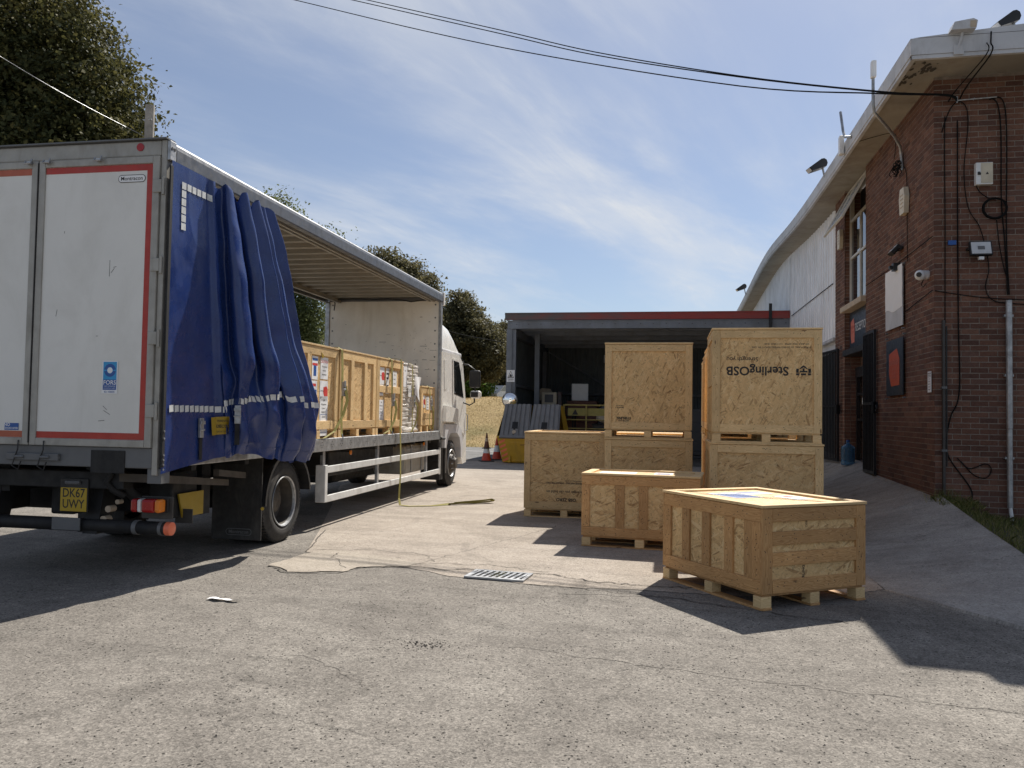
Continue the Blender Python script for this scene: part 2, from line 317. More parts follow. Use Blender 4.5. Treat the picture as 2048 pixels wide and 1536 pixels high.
m = NT('stretch_wrap'); v = m.uv()
f = m.noise(m.map(v, (3, 42, 1)), 1., 5, .7, 1.5); f2 = m.noise(v, 7, 4, .6)
m.out('Base Color', m.mix(m.rng(m.math('ADD', f, m.math('MULTIPLY', f2, .5)), .55, .95), (.50, .44, .36), (.74, .71, .67)))
m.out('Roughness', m.rng(f, .3, .7, .18, .45)); m.bump(f, .8, .02); MT['wrap'] = m.m
m = NT('blue_water_bottle'); m.set(Base_Color=(.16, .38, .62, 1), Roughness=.08, Transmission_Weight=.75, IOR=1.3); MT['bluewater'] = m.m
m = NT('dry_grass'); v = m.pos()
f = m.noise(m.map(v, (.5, 1.2, 1)), 1.1, 7, .7); f2 = m.noise(v, 9, 4, .7)
c = m.ramp(m.math('ADD', m.math('MULTIPLY', f, .6), m.math('MULTIPLY', f2, .4)), [(.34, (.27, .185, .075)), (.5, (.38, .27, .115)), (.66, (.48, .36, .165))])
sp = m.n('ShaderNodeSeparateXYZ', {0: v})
gm = m.math('MULTIPLY', m.rng(sp.outputs[2], .25, 1.1, 1, 0), m.rng(m.noise(v, .35, 4), .42, .6, 0, .8))
m.out('Base Color', m.mix(gm, c, (.11, .125, .03))); m.set(Roughness=.95); m.bump(f2, 1., .12); MT['drygrass'] = m.m
MT['soil'] = plain('grassy_soil', (.055, .05, .03), .95, var=.5, vs=9, bump=.6, bs=30)

# ------------------------------------------------------------------ mesh helpers
class MB:
    def __init__(s): s.v = []; s.f = []; s.uv = []; s.mi = []; s.tint = []
    def face(s, pts, uvs=None, mi=0, t=0.):
        b = len(s.v); s.v += [tuple(p) for p in pts]; s.f.append(tuple(range(b, b+len(pts))))
        s.uv += uvs if uvs else [(p[0], p[2]) for p in pts]; s.mi.append(mi); s.tint.append(t)
    def box(s, x0, x1, y0, y1, z0, z1, mi=0, M=None, t=0.):
        d = (x1-x0, y1-y0, z1-z0); r = (random.random()*9, random.random()*9); b = len(s.v)
        P = [(x, y, z) for x in (x0, x1) for y in (y0, y1) for z in (z0, z1)]
        long = d.index(max(d))
        s.v += [tuple(M @ Vector(p)) for p in P] if M else P
        for q, ax in (((0, 1, 3, 2), 0), ((4, 6, 7, 5), 0), ((0, 4, 5, 1), 1), ((2, 3, 7, 6), 1), ((0, 2, 6, 4), 2), ((1, 5, 7, 3), 2)):
            a, c = [i for i in range(3) if i != ax]
            if d[c] > d[a] and c == long or (a != long and c != long and d[c] > d[a]): a, c = c, a
            s.f.append(tuple(b+i for i in q)); s.mi.append(mi); s.tint.append(t)
            s.uv += [(P[i][a]+r[0], P[i][c]+r[1]+ax*.7) for i in q]
        return s
    def cyl(s, p0, p1, r0, r1=None, n=12, mi=0, cap=True):
        return s.tube([p0, p1], [r0, r0 if r1 is None else r1], n, mi, cap)
    def tube(s, pts, r, n=8, mi=0, cap=True):
        pts = [Vector(p) for p in pts]; k = len(pts); rr = r if isinstance(r, (list, tuple)) else [r]*k
        b = len(s.v); prev = None
        for i, p in enumerate(pts):
            t = (pts[min(i+1, k-1)]-pts[max(i-1, 0)]).normalized()
            if prev is None: a = t.orthogonal().normalized()
            else: a = (prev - t*prev.dot(t)).normalized()
            prev = a; c = t.cross(a)
            for j in range(n):
                q = 2*math.pi*j/n; s.v.append(tuple(p+(a*math.cos(q)+c*math.sin(q))*rr[i]))
        for i in range(k-1):
            for j in range(n):
                j2 = (j+1) % n
                s.f.append((b+i*n+j, b+i*n+j2, b+(i+1)*n+j2, b+(i+1)*n+j)); s.mi.append(mi); s.tint.append(0.)
                s.uv += [(i*.3, j/n), (i*.3, (j+1)/n), (i*.3+.3, (j+1)/n), (i*.3+.3, j/n)]
        if cap:
            for q in (tuple(b+j for j in reversed(range(n))), tuple(b+(k-1)*n+j for j in range(n))):
                s.f.append(q); s.mi.append(mi); s.tint.append(0.); s.uv += [(0, 0)]*n
        return s
    def prism(s, poly, ax, a0, a1, mi=0):
        def P(p, a): return (a, p[0], p[1]) if ax == 0 else (p[0], a, p[1]) if ax == 1 else (p[0], p[1], a)
        n = len(poly); A = [P(p, a0) for p in poly]; B = [P(p, a1) for p in poly]
        uvp = [tuple(p) for p in poly]
        s.face(A[::-1], uvp[::-1], mi); s.face(B, uvp, mi)
        for i in range(n):
            j = (i+1) % n; s.face([A[i], A[j], B[j], B[i]], [(uvp[i][0], a0), (uvp[j][0], a0), (uvp[j][0], a1), (uvp[i][0], a1)], mi)
        return s
    def lathe(s, prof, n=24, M=None, mi=0, mis=None):   # prof: (axial z, radius)
        b = len(s.v)
        for z, r in prof:
            for j in range(n):
                q = 2*math.pi*j/n; p = Vector((r*math.cos(q), r*math.sin(q), z)); s.v.append(tuple(M @ p) if M else tuple(p))
        for i in range(len(prof)-1):
            for j in range(n):
                j2 = (j+1) % n; s.f.append((b+i*n+j, b+i*n+j2, b+(i+1)*n+j2, b+(i+1)*n+j)); s.mi.append(mis[i] if mis else mi); s.tint.append(0.)
                s.uv += [(j/n, i*.1), ((j+1)/n, i*.1), ((j+1)/n, i*.1+.1), (j/n, i*.1+.1)]
        return s
    def ribbon(s, pts, wv, w, th=.003, mi=0):
        pts = [Vector(p) for p in pts]; k = len(pts); b = len(s.v)
        for i, p in enumerate(pts):
            wvi = Vector(wv[i] if isinstance(wv, list) else wv).normalized()
            t = (pts[min(i+1, k-1)]-pts[max(i-1, 0)]).normalized(); nn = t.cross(wvi).normalized()
            for a, c in ((-.5, -.5), (.5, -.5), (.5, .5), (-.5, .5)): s.v.append(tuple(p+wvi*w*a+nn*th*c))
        for i in range(k-1):
            for j in range(4):
                j2 = (j+1) % 4; s.f.append((b+i*4+j, b+i*4+j2, b+(i+1)*4+j2, b+(i+1)*4+j)); s.mi.append(mi); s.tint.append(0.)
                s.uv += [(i*.1, j*.02), (i*.1, j*.02+.02), (i*.1+.1, j*.02+.02), (i*.1+.1, j*.02)]
        for q in ((b+3, b+2, b+1, b), tuple(b+(k-1)*4+j for j in range(4))): s.f.append(q); s.mi.append(mi); s.tint.append(0.); s.uv += [(0, 0)]*4
        return s
    def grid(s, fn, nu, nv, mi=0):
        b = len(s.v)
        for i in range(nu+1):
            for j in range(nv+1): s.v.append(tuple(fn(i/nu, j/nv)))
        for i in range(nu):
            for j in range(nv):
                s.f.append((b+i*(nv+1)+j, b+(i+1)*(nv+1)+j, b+(i+1)*(nv+1)+j+1, b+i*(nv+1)+j+1)); s.mi.append(mi); s.tint.append(0.)
                s.uv += [(i/nu, j/nv), ((i+1)/nu, j/nv), ((i+1)/nu, (j+1)/nv), (i/nu, (j+1)/nv)]
        return s
    def text(s, txt, size, M, mi=0, align='CENTER', sx=1., bold=0.):
        V, F = glyphs(txt, align, bold); b = len(s.v)
        s.v += [tuple(M @ Vector((x*size*sx, y*size, 0))) for x, y in V]
        for f in F: s.f.append(tuple(b+i for i in f)); s.mi.append(mi); s.tint.append(0.); s.uv += [(0, 0)]*len(f)
        return s
    def xf(s, M): s.v = [tuple(M @ Vector(p)) for p in s.v]; return s

_g = {}
def glyphs(txt, align='CENTER', bold=0.):
    k = (txt, align, bold)
    if k not in _g:
        cu = bpy.data.curves.new('t', 'FONT'); cu.body = txt; cu.align_x = align; cu.align_y = 'CENTER'; cu.offset = bold; cu.resolution_u = 3
        ob = bpy.data.objects.new('t', cu); COL.objects.link(ob)
        me = bpy.data.meshes.new_from_object(ob.evaluated_get(bpy.context.evaluated_depsgraph_get()))
        _g[k] = ([(v.co.x, v.co.y) for v in me.vertices], [tuple(p.vertices) for p in me.polygons])
        bpy.data.objects.remove(ob); bpy.data.meshes.remove(me); bpy.data.curves.remove(cu)
    return _g[k]

def frame(o, u, v):      # matrix: local x along u, local y along v, z = normal
    u = Vector(u).normalized(); v = Vector(v).normalized(); n = u.cross(v)
    return Matrix(((u.x, v.x, n.x, o[0]), (u.y, v.y, n.y, o[1]), (u.z, v.z, n.z, o[2]), (0, 0, 0, 1)))

def mesh_of(mb, name, mats, smooth=False, fixn=False):
    me = bpy.data.meshes.new(name); me.from_pydata(mb.v, [], mb.f)
    for k in (mats if isinstance(mats, (list, tuple)) else [mats]): me.materials.append(MT[k])
    n = len(me.polygons)
    if any(mb.mi): me.polygons.foreach_set('material_index', mb.mi)
    ul = me.uv_layers.new(name='UVMap'); ul.data.foreach_set('uv', np.array(mb.uv, np.float32).ravel())
    if any(mb.tint):
        at = me.attributes.new('tint', 'FLOAT', 'FACE'); at.data.foreach_set('value', np.array(mb.tint, np.float32))
    if smooth: me.polygons.foreach_set('use_smooth', [True]*n)
    me.update(); return me

def link(name, me, parent=None, loc=None, label=None, cat=None, group=None, kind=None, bevel=0., segs=2, auto=None):
    o = bpy.data.objects.new(name, me); COL.objects.link(o)
    if parent: o.parent = parent
    if loc: o.location = loc
    if label: o['label'] = label
    if cat: o['category'] = cat
    if group: o['group'] = group
    if kind: o['kind'] = kind
    if bevel:
        b = o.modifiers.new('bevel', 'BEVEL'); b.width = bevel; b.segments = segs; b.limit_method = 'ANGLE'; b.angle_limit = R(40)
    return o

def obj(name, mb, mats, parent=None, smooth=False, **k): return link(name, mesh_of(mb, name, mats, smooth), parent, **k)
def thing(name, label, cat, loc=(0, 0, 0), rotz=0., group=None):
    o = link(name, None, None, loc, label, cat, group); o.rotation_euler = (0, 0, rotz); o.empty_display_size = .2; return o
def smoothobj(o, ang=35):
    o.data.polygons.foreach_set('use_smooth', [True]*len(o.data.polygons))
    o.data.set_sharp_from_angle(angle=R(ang)); return o
def sstep(a, b, x):
    t = min(max((x-a)/(b-a), 0), 1); return t*t*(3-2*t)

# ------------------------------------------------------------------ ground, path, road, bank
def gz(x, y):            # height of the reception ramp
    return min(max((x-1.9)/1.6, 0), 1.12)**1.25*(.45*min(max((y-5.2)/6.6, 0), 1)**1.15+.022*max(0, y-11.8))
mb = MB(); mb.face([(-260, -60, 0), (260, -60, 0), (260, 420, 0), (-260, 420, 0)]); obj('yard_asphalt', mb, 'asphalt', kind='structure')

def jag(pts, step=.07, amp=.02, seed=1, close=True):
    rg = random.Random(seed); out = []
    seq = list(zip(pts, pts[1:]+pts[:1])) if close else list(zip(pts, pts[1:]))
    for (x0, y0), (x1, y1) in seq:
        L = math.hypot(x1-x0, y1-y0); n = max(1, min(int(L/step), 90)); nx, ny = -(y1-y0)/L, (x1-x0)/L; w = 0
        for i in range(n):
            t = i/n; w = .75*w+rg.gauss(0, amp); k = w*math.sin(math.pi*t)**.4 if i else 0
            out.append((x0+(x1-x0)*t+nx*k, y0+(y1-y0)*t+ny*k))
    if not close: out.append(pts[-1])
    return out
apron = jag([(-3.75, 7.92), (-3.2, 7.72), (-2.6, 7.5), (-1.9, 7.12), (-1.2, 6.98), (-.4, 7.02), (.6, 7.0), (1.3, 7.05), (1.86, 7.62), (1.87, 11), (1.87, 24.4)], .06, .012, 3)
apron = apron[:[i for i, p in enumerate(apron) if p[1] > 24.3][0]+1]+[(-7.5, 24.3), (-6.5, 15.2), (-5.3, 12.1), (-4.29, 9.43)]
mb = MB(); mb.face([(x, y, .004) for x, y in apron]); obj('concrete_apron', mb, 'concrete', kind='structure')
pt = jag([(-3.76, 7.13), (-3.45, 6.9), (-2.96, 7.04), (-2.92, 7.26), (-2.5, 7.42), (-2.42, 7.62), (-2.75, 7.86), (-3.2, 8.02), (-3.6, 8.08), (-3.72, 7.8)], .05, .012, 8)
mb = MB(); mb.face([(x, y, .008) for x, y in pt]); obj('concrete_patch', mb, 'patch', kind='structure')
# surface cracks: thin dark fissures following the joints
def crack(mb, pts, w, seed, amp=.02, z=None):
    z = z or (.0095 if pts[0][0] < -2.9 and 6.8 < pts[0][1] < 8 else .0055 if pts[0][1] > 6.95 else .0015)
    P = jag(pts, .045, amp, seed, False); rg = random.Random(seed)
    for i in range(len(P)-1):
        (x0, y0), (x1, y1) = P[i], P[i+1]; L = math.hypot(x1-x0, y1-y0) or 1; nx, ny = -(y1-y0)/L, (x1-x0)/L
        a = w*rg.uniform(.25, 1.2); c = w*rg.uniform(.25, 1.2)
        mb.face([(x0-nx*a, y0-ny*a, z), (x0+nx*a, y0+ny*a, z), (x1+nx*c, y1+ny*c, z), (x1-nx*c, y1-ny*c, z)])
mb = MB()
crack(mb, [(-3.75, 7.92), (-4.2, 9.4)], .008, 1, .006); crack(mb, [(-3.76, 7.12), (-3.46, 6.88), (-2.96, 7.03)], .011, 2)
crack(mb, [(-2.92, 7.26), (-2.5, 7.42), (-1.9, 7.5), (-1.2, 7.46), (-.5, 7.25), (0, 7.18), (.5, 7.2)], .010, 3, .03)
crack(mb, [(-2.42, 7.62), (-1.7, 7.75), (-1.1, 7.58)], .006, 4, .03); crack(mb, [(-3.4, 7.95), (-3.2, 7.5), (-3.0, 7.2)], .005, 5)
crack(mb, [(-2.42, 7.62), (-1.5, 10.5), (-.9, 13)], .004, 6, .012); crack(mb, [(-1.2, 6.98), (-.3, 6.86), (.6, 6.55), (1.3, 6.3)], .008, 7, .02)
crack(mb, [(-1.0, 5.1), (.3, 4.82), (1.8, 4.6)], .0035, 8, .012); crack(mb, [(-2.4, 4.55), (-2.0, 4.5), (-1.55, 4.2)], .0025, 9, .03)
crack(mb, [(-3.76, 8.1), (-3.1, 8.25), (-2.5, 8.1), (-2.3, 7.75)], .005, 10, .02); crack(mb, [(-.9, 6.7), (-.2, 6.78), (.2, 6.74)], .006, 12, .02)
crack(mb, [(-2.9, 7.2), (-2.75, 7.5), (-2.7, 7.9)], .005, 14, .02)
obj('surface_cracks', mb, 'crack', kind='stuff')
# loose chippings in a worn pothole and strewn over the yard
mb = MB(); rg = random.Random(5)
def pebble(x, y, r, z=0.):
    a = rg.random()*6; q = [Vector((math.cos(a+i*2.1)*r*rg.uniform(.7, 1.2), math.sin(a+i*2.1)*r*rg.uniform(.7, 1.2), 0)) for i in range(3)]
    c = Vector((x, y, z)); top = c+Vector((0, 0, r*rg.uniform(.5, .9)))
    for i in range(3): mb.face([c+q[i], c+q[(i+1) % 3], top])
for _ in range(120): pebble(-1.53+rg.gauss(0, .09), 5.02+rg.gauss(0, .05), rg.uniform(.004, .010))
for _ in range(5200):
    y = rg.uniform(2.2, 8.5); pebble(rg.uniform(-.75, .62)*y-.15*y, y, rg.uniform(.0025, .0075))
obj('loose_chippings', mb, 'crack', kind='stuff')

# reception path: concrete ramp that rises to the door
def ymin(x): return 7.6-(x-1.88)*1.85 if x < 3.25 else 5.06
def xmax(y): return 3.405+.062*(y-8.696) if y < 11.8 else 4.6
def pathpt(s, t):
    x0 = 1.87; y = 4.4+(t**1.6)*26; x1 = xmax(y) if y > 5.06 else xmax(5.06)
    x = x0+(x1-x0)*s; y = max(y, ymin(x)); return (x, y, gz(x, y)+.007)
mb = MB(); mb.grid(pathpt, 26, 110); smoothobj(obj('path', mb, 'path', kind='structure'))
mb = MB()   # front edge of the ramp down to the tarmac
xs = [1.87+i*.04 for i in range(35)]
for a, b in zip(xs, xs[1:]):
    ya, yb = ymin(a), ymin(b); mb.face([(a, ya, gz(a, ya)+.0072), (b, yb, gz(b, yb)+.0072), (b, yb-.03, -.01), (a, ya-.03, -.01)])
obj('path_edge', mb, 'path', kind='structure')
mb = MB()   # kerb face down to the grass
Y = [5.06+i*.25 for i in range(28)]
for a, b in zip(Y, Y[1:]):
    if b > 11.8: break
    pa, pb = (xmax(a), a), (xmax(b), b)
    mb.face([(pa[0]+.003, pa[1], gz(*pa)+.01), (pb[0]+.003, pb[1], gz(*pb)+.01), (pb[0]+.02, pb[1], gz(*pb)-.3), (pa[0]+.02, pa[1], gz(*pa)-.3)])
obj('path_edge', mb, 'path', kind='structure')
def grz(x, y): return max(.02, gz(3.5, y)*(1-.45*sstep(3.5, 4.4, x))-.05)
mb = MB(); mb.grid(lambda s, t: (xmax(-3+t*14.78)+.012+s*8, -3+t*14.78, grz(xmax(-3+t*14.78)+s*8, -3+t*14.78)+.02*math.sin(s*60+t*19)*s), 30, 60)
smoothobj(obj('grass_verge', mb, 'soil', kind='structure'))
def blades(name, pts, hmin, hmax, w, mat, lean=.5):
    n = len(pts); P = np.array(pts); a = rng.random(n)*6.283; h = rng.uniform(hmin, hmax, n); ln = rng.normal(0, lean, (n, 2))*h[:, None]
    ax = np.stack([np.cos(a), np.sin(a), np.zeros(n)], 1)*w*rng.uniform(.6, 1.3, n)[:, None]
    tip = P+np.concatenate([ln, h[:, None]], 1); mid = P+np.concatenate([ln*.35, h[:, None]*.6], 1)
    V = np.stack([P-ax, P+ax, mid+ax*.7, tip, mid-ax*.7], 1).reshape(-1, 3)
    I = np.arange(n)*5; me = bpy.data.meshes.new(name)
    me.vertices.add(n*5); me.vertices.foreach_set('co', V.ravel()); me.loops.add(n*5); me.loops.foreach_set('vertex_index', np.arange(n*5)); me.polygons.add(n)
    me.polygons.foreach_set('loop_start', I); me.polygons.foreach_set('loop_total', np.full(n, 5)); me.materials.append(MT[mat])
    at = me.attributes.new('tint', 'FLOAT', 'FACE'); at.data.foreach_set('value', rng.random(n).astype(np.float32))
    me.update(); me.validate(); return link(name, me, kind='stuff')
pts = []
for _ in range(24000):
    y = 11.7-random.random()**1.5*14; x = xmax(y)+.02+random.random()**1.4*5; pts.append((x, y, grz(x, y)-.005))
for _ in range(700):
    y = 11.2+random.random()*.56; x = 3.45+random.random()*.5; pts.append((x, y, gz(3.5, y)-.03))
blades('verge_grass', pts, .035, .11, .0035, 'grassblade')
mb = MB(); rg = random.Random(21)
for _ in range(420):
    y = 11.8+rg.random()**1.2*3.1; pebx = 3.515-abs(rg.gauss(0, .05)); zz = gz(pebx, y)+.008; r = rg.uniform(.004, .014); q = rg.random()*6
    mb.face([(pebx+math.cos(q+k*2.1)*r, y+math.sin(q+k*2.1)*r, zz+rg.random()*.008) for k in range(3)])
for _ in range(160):
    x = rg.uniform(2.0, 3.4); y = rg.uniform(6.8, 14); r = rg.uniform(.004, .016); q = rg.random()*6; zz = gz(x, y)+.009
    mb.face([(x+math.cos(q+k*2.1)*r, y+math.sin(q+k*2.1)*r, zz+rg.random()*.006) for k in range(3)])
obj('wall_foot_debris', mb, 'stone', kind='stuff')
blades('wall_weeds', [(3.5+random.gauss(.12, .1), 11.68+random.gauss(0, .04), .40) for _ in range(140)], .08, .24, .003, 'grassblade', .35)

mb = MB(); mb.face([(-90, 27, .005), (-3, 25.2, .005), (-3, 34, .005), (-90, 40, .005)]); obj('road', mb, 'road', kind='structure')
mb = MB()
for x0, x1 in ((-12, -8.5), (-8.0, -5.5)): mb.face([(x0, 30.4, .010), (x1, 30.2, .010), (x1, 30.32, .010), (x0, 30.52, .010)])
obj('road_marking', mb, 'conewhite', kind='structure')
def hill(s, t):
    x = -110+s*108; y = 33.5-(x+8)*.10+t*44
    z = 2.35*sstep(0, .24, t)+.5*sstep(.3, 1, t)+.08*math.sin(x*.9+y*.5)*sstep(.03, .2, t)+.05*math.sin(x*2.3-y*1.1)*sstep(.03, .2, t)-.02
    return (x, y, z*(1-.3*sstep(-7, -3, x)))
mb = MB(); mb.grid(hill, 150, 60); smoothobj(obj('grass_bank', mb, 'drygrass', kind='structure'))
def hz(x, y):
    t = (y-33.5+(x+8)*.10)/44; return 2.35*sstep(0, .24, t)+.5*sstep(.3, 1, t)

pts = []; rg = random.Random(31)
for _ in range(26000):
    x = rg.uniform(-17, -4.5); y = 33.6-(x+8)*.10+rg.random()**1.4*14; pts.append((x, y, hill((x+110)/108, (y-33.5+(x+8)*.10)/44)[2]-.01))
blades('bank_grass', pts, .02, .07, .010, 'strawblade', .8)

# ------------------------------------------------------------------ brick reception building
BX, BY = 3.53, 11.79
bld = thing('brick_building', 'two storey red brick office block with white roof fascia at the right', 'building', (BX, BY, 0))
def brick_mesh(L, seed):
    mb = MB(); mb.box(0, L, -.0035, .05, 0, .0645); return mesh_of(mb, 'brick', 'brick')
full, half = brick_mesh(.215, 1), brick_mesh(.1025, 2)
Z0, CH, PX = .05, .075, .225
TOPZ = 6.27
# end wall facing the camera (local x to the right, y = 0 plane)
mb = MB(); mb.box(.004, 7, .0, .25, -.1, TOPZ); endwall = obj('wall', mb, 'mortar', bld)
stuff = MB(); cand = []
nc = int((TOPZ-Z0)/CH)
for c in range(nc):
    z = Z0+c*CH; off = 0 if c % 2 == 0 else -.1125
    for i in range(31):
        x0 = i*PX+off; x1 = x0+.215
        if i == 0 and off: x0 = 0.; x1 = .1025
        hdr = x1-x0 < .15
        if x0 > 6.8: continue
        u = 1870+(x0+.1)*165
        cand.append(((0 if u < 2048+20 and z > .3 else 1, abs(z-1.8)), x0, x1, z, hdr))
cand.sort()
for k, (_, x0, x1, z, hdr) in enumerate(cand):
    if k < 300:
        o = bpy.data.objects.new('brick', half if hdr else full); COL.objects.link(o); o.parent = endwall; o.location = (x0, random.uniform(-.0012, .0012), z+random.uniform(-.001, .001))
    else: stuff.box(x0, x1, -.0035+random.uniform(-.0012, .0012), .05, z, z+.064, t=random.random())
obj('brick_courses', stuff, 'brick', endwall, kind='stuff')
# side wall facing left (x = 0 plane), pier, recess and far pier
WR = (3.90, 5.72); FARP = 6.67; RX = .32
side = MB(); side.box(.0, .25, .004, WR[0], -.1, TOPZ+.0); side.box(0, .25, WR[1], FARP, -.1, TOPZ); side.box(RX, RX+.2, WR[0]-.2, WR[1]+.2, -.1, 2.95)
side.box(.1, RX+.05, WR[0]-.02, WR[0]-.001, -.1, TOPZ); side.box(.1, RX+.05, WR[1]+.001, WR[1]+.02, -.1, TOPZ)
sw = obj('wall', side, 'mortar', bld)
bs = MB()
for c in range(nc):
    z = Z0+c*CH; off = .1125 if c % 2 == 0 else 0
    for y0_, y1_, x_ in ((0, WR[0], 0), (WR[1], FARP, 0), (WR[0], WR[1], RX)):
        if x_ and z > 2.85: continue
        k = int((y1_-y0_)/PX)+2
        for i in range(-1, k):
            a = y0_+i*PX+off; b = a+.215; a = max(a, y0_ + (.0 if y0_ else 0)); b = min(b, y1_)
            if b-a < .03: continue
            bs.box(x_-.0035+random.uniform(-.0012, .0012), x_+.05, a, b, z, z+.064, t=random.random())
    for yy, s_ in ((WR[0], -1), (WR[1], 1)):        # returns of the recess
        for a, b in ((.012, .11), (.12, .30)):
            bs.box(a, b, yy-.05 if s_ < 0 else yy-.008, yy+.008 if s_ < 0 else yy+.05, z, z+.064, t=random.random())
obj('brick_courses', bs, 'brick', sw, kind='stuff')
# white profiled cladding beyond, below the arched eaves
def eave(yw):            # roof line height along the building (world y): straight, then a shallow arch
    return .40*math.exp(-((yw-27.2)/(5.2 if yw < 27.2 else 7.5))**2)
cl = MB(); pitch = .30
n = int((46-18.46)/pitch)
for i in range(n):
    y0 = FARP+i*pitch; prof = [(0, 0), (.05, 0), (.075, -.035), (.21, -.035), (.235, 0), (.30, 0)]
    for (a, xa), (b, xb) in zip(prof, prof[1:]):
        za = 6.1+eave(BY+y0+a)-.05; zb = 6.1+eave(BY+y0+b)-.05
        cl.face([(xa, y0+a, 3.28), (xb, y0+b, 3.28), (xb, y0+b, zb), (xa, y0+a, za)])
cl.box(.08, .3, FARP, 34, 3.0, 6.0); clo = obj('cladding', cl, 'clad', bld)
mb = MB(); mb.box(-.05, .02, FARP+.01, 34, 3.21, 3.27); mb.box(-.045, .03, FARP+6.5, FARP+6.58, 3.3, 6.3); obj('cladding_trim', mb, 'fascia', bld)
mb = MB(); mb.box(.12, .3, FARP+.01, 34, -.1, 3.2); obj('lower_wall', mb, 'shedwall', bld)
# roof overhang: soffit, fascia, cap
OV = .5; OF = .80
ys = [-OF+i*.5 for i in range(0, int((34+OF)/.5)+1)]
sof = MB(); fas = MB(); cap = MB(); lip = MB()
for a, b in zip(ys, ys[1:]):
    ea, eb = eave(BY+a), eave(BY+b)
    sof.face([(-OV, a, 6.20+ea), (-OV, b, 6.20+eb), (.3, b, 6.235+eb), (.3, a, 6.235+ea)])
    for q, (x0, x1, z0, z1) in ((fas, (-OV-.015, -OV, 6.215, 6.43)), (lip, (-OV-.004, -OV+.05, 6.165, 6.212))):
        A = [(x0, z0), (x1, z0), (x1, z1), (x0, z1)]
        for k in range(4):
            p, r = A[k], A[(k+1) % 4]; q.face([(p[0], a, p[1]+ea), (r[0], a, r[1]+ea), (r[0], b, r[1]+eb), (p[0], b, p[1]+eb)])
    cap.face([(-OV-.015, a, 6.435+ea), (-OV-.015, b, 6.435+eb), (4, b, 6.75+eb), (4, a, 6.75+ea)])
sof.face([(-OV, -OF, 6.20), (7.5, -OF, 6.20), (7.5, .05, 6.236), (.3, .05, 6.236), (.3, -.0, 6.235)])
fas.box(-OV-.015, 7.5, -OF-.015, -OF-.001, 6.215, 6.43); lip.box(-OV-.004, 7.5, -OF-.004, -OF+.05, 6.163, 6.212)
for x in (.0, 2.0, 4.0): fas.box(x, x+.012, -OF-.019, -OF-.0155, 6.23, 6.425)
cap.face([(4, -OF, 6.75), (-OV, -OF-.015, 6.436), (7.5, -OF-.015, 6.436), (7.5, 5, 6.75)])
obj('soffit', sof, 'soffit', bld); obj('fascia', fas, 'fascia', bld); obj('fascia_lip', lip, 'fascia', bld); obj('roof', cap, 'fascia', bld)
mb = MB()
for i in range(26):
    x = random.uniform(-.44, -.05); y = max(-.70, -.42+random.gauss(0, .2)-x*.4); r = random.uniform(.012, .04)
    mb.face([(x+math.cos(q)*r*random.uniform(.5, 1.4), y+math.sin(q)*r*2*random.uniform(.5, 1.4), 6.198+.044*(x+OV)-.003) for q in (0, 1, 2, 3, 4, 5)])
obj('peeling_paint', mb, 'crack', bld, kind='stuff')
# tall window in the recess: frame, panes, sill, open hopper
wx = .12; y0, y1 = WR[0]+.02, WR[1]-.02
win = MB()
win.box(wx-.03, wx+.05, y0, y1, 3.83, 3.89); win.box(wx-.03, wx+.05, y0, y0+.06, 3.89, 6.2); win.box(wx-.03, wx+.05, y1-.06, y1, 3.89, 6.2)
for z in (4.78, 5.55): win.box(wx-.028, wx+.05, y0+.06, y1-.06, z, z+.045)
win.box(wx-.026, wx+.05, (y0+y1)/2-.025, (y0+y1)/2+.025, 3.89, 5.55)
wo_ = obj('window', win, 'winframe', bld)
for a, b in ((y0+.06, (y0+y1)/2-.025), ((y0+y1)/2+.025, y1-.06)):
    for z0, z1 in ((3.89, 4.78), (4.825, 5.55)):
        mb = MB(); mb.box(wx, wx+.008, a, b, z0, z1); obj('pane', mb, 'glass', wo_)
hp = MB(); Mh = Matrix.Translation((wx-.04, 0, 6.2)) @ Matrix.Rotation(R(28), 4, 'Y')
for a, b, z0, z1 in ((y0, y1, -.05, 0), (y0, y1, -1.05, -1.0), (y0, y0+.05, -1, -.05), (y1-.05, y1, -1, -.05), ((y0+y1)/2-.02, (y0+y1)/2+.02, -1, -.05)): hp.box(-.02, .02, a, b, z0, z1, M=Mh)
ho = obj('hopper_frame', hp, 'winframe', wo_)
mb = MB()
for a, b in ((y0+.05, (y0+y1)/2-.02), ((y0+y1)/2+.02, y1-.05)): mb.box(-.004, .004, a, b, -1, -.05, M=Mh)
obj('hopper_glass', mb, 'dustglass', wo_)
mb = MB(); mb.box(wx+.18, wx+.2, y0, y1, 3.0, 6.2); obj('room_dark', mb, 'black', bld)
mb = MB(); mb.box(-.09, wx+.02, y0-.01, y1+.06, 3.68, 3.79); obj('sill', mb, 'stone', bld, bevel=.008)
mb = MB(); mb.box(-.05, RX, y0, y1, 2.78, 2.90); obj('door_canopy', mb, 'black', bld)
# entrance: open barred inner door, dark lobby
mb = MB(); mb.box(RX-.02, RX-.005, y0, y1, .5, 2.45); mb2 = obj('lobby_brick', MB().box(RX-.016, RX-.012, y1-.02, y1-.01, .5, .6), 'black', bld)
ig = MB()
for z in (2.42, 1.98, 1.46, .62): ig.box(RX-.10, RX-.06, y0, y1, z, z+.05)
ig.box(RX-.11, RX-.05, y1-.10, y1-.02, .5, 2.5); ig.box(RX-.11, RX-.05, y0, y0+.06, .5, 2.5); ig.box(RX-.12, RX-.04, y0, y1, 2.35, 2.55)
obj('entrance_frame', ig, 'gate', bld)
mb = MB(); mb.box(RX-.05, RX-.045, y1-.72, y1-.28, 1.80, 1.93); mb.text('OPEN', .05, frame((RX-.052, y1-.5, 1.865), (0, -1, 0), (0, 0, 1)), 0); obj('door_notice', mb, 'conewhite', bld)

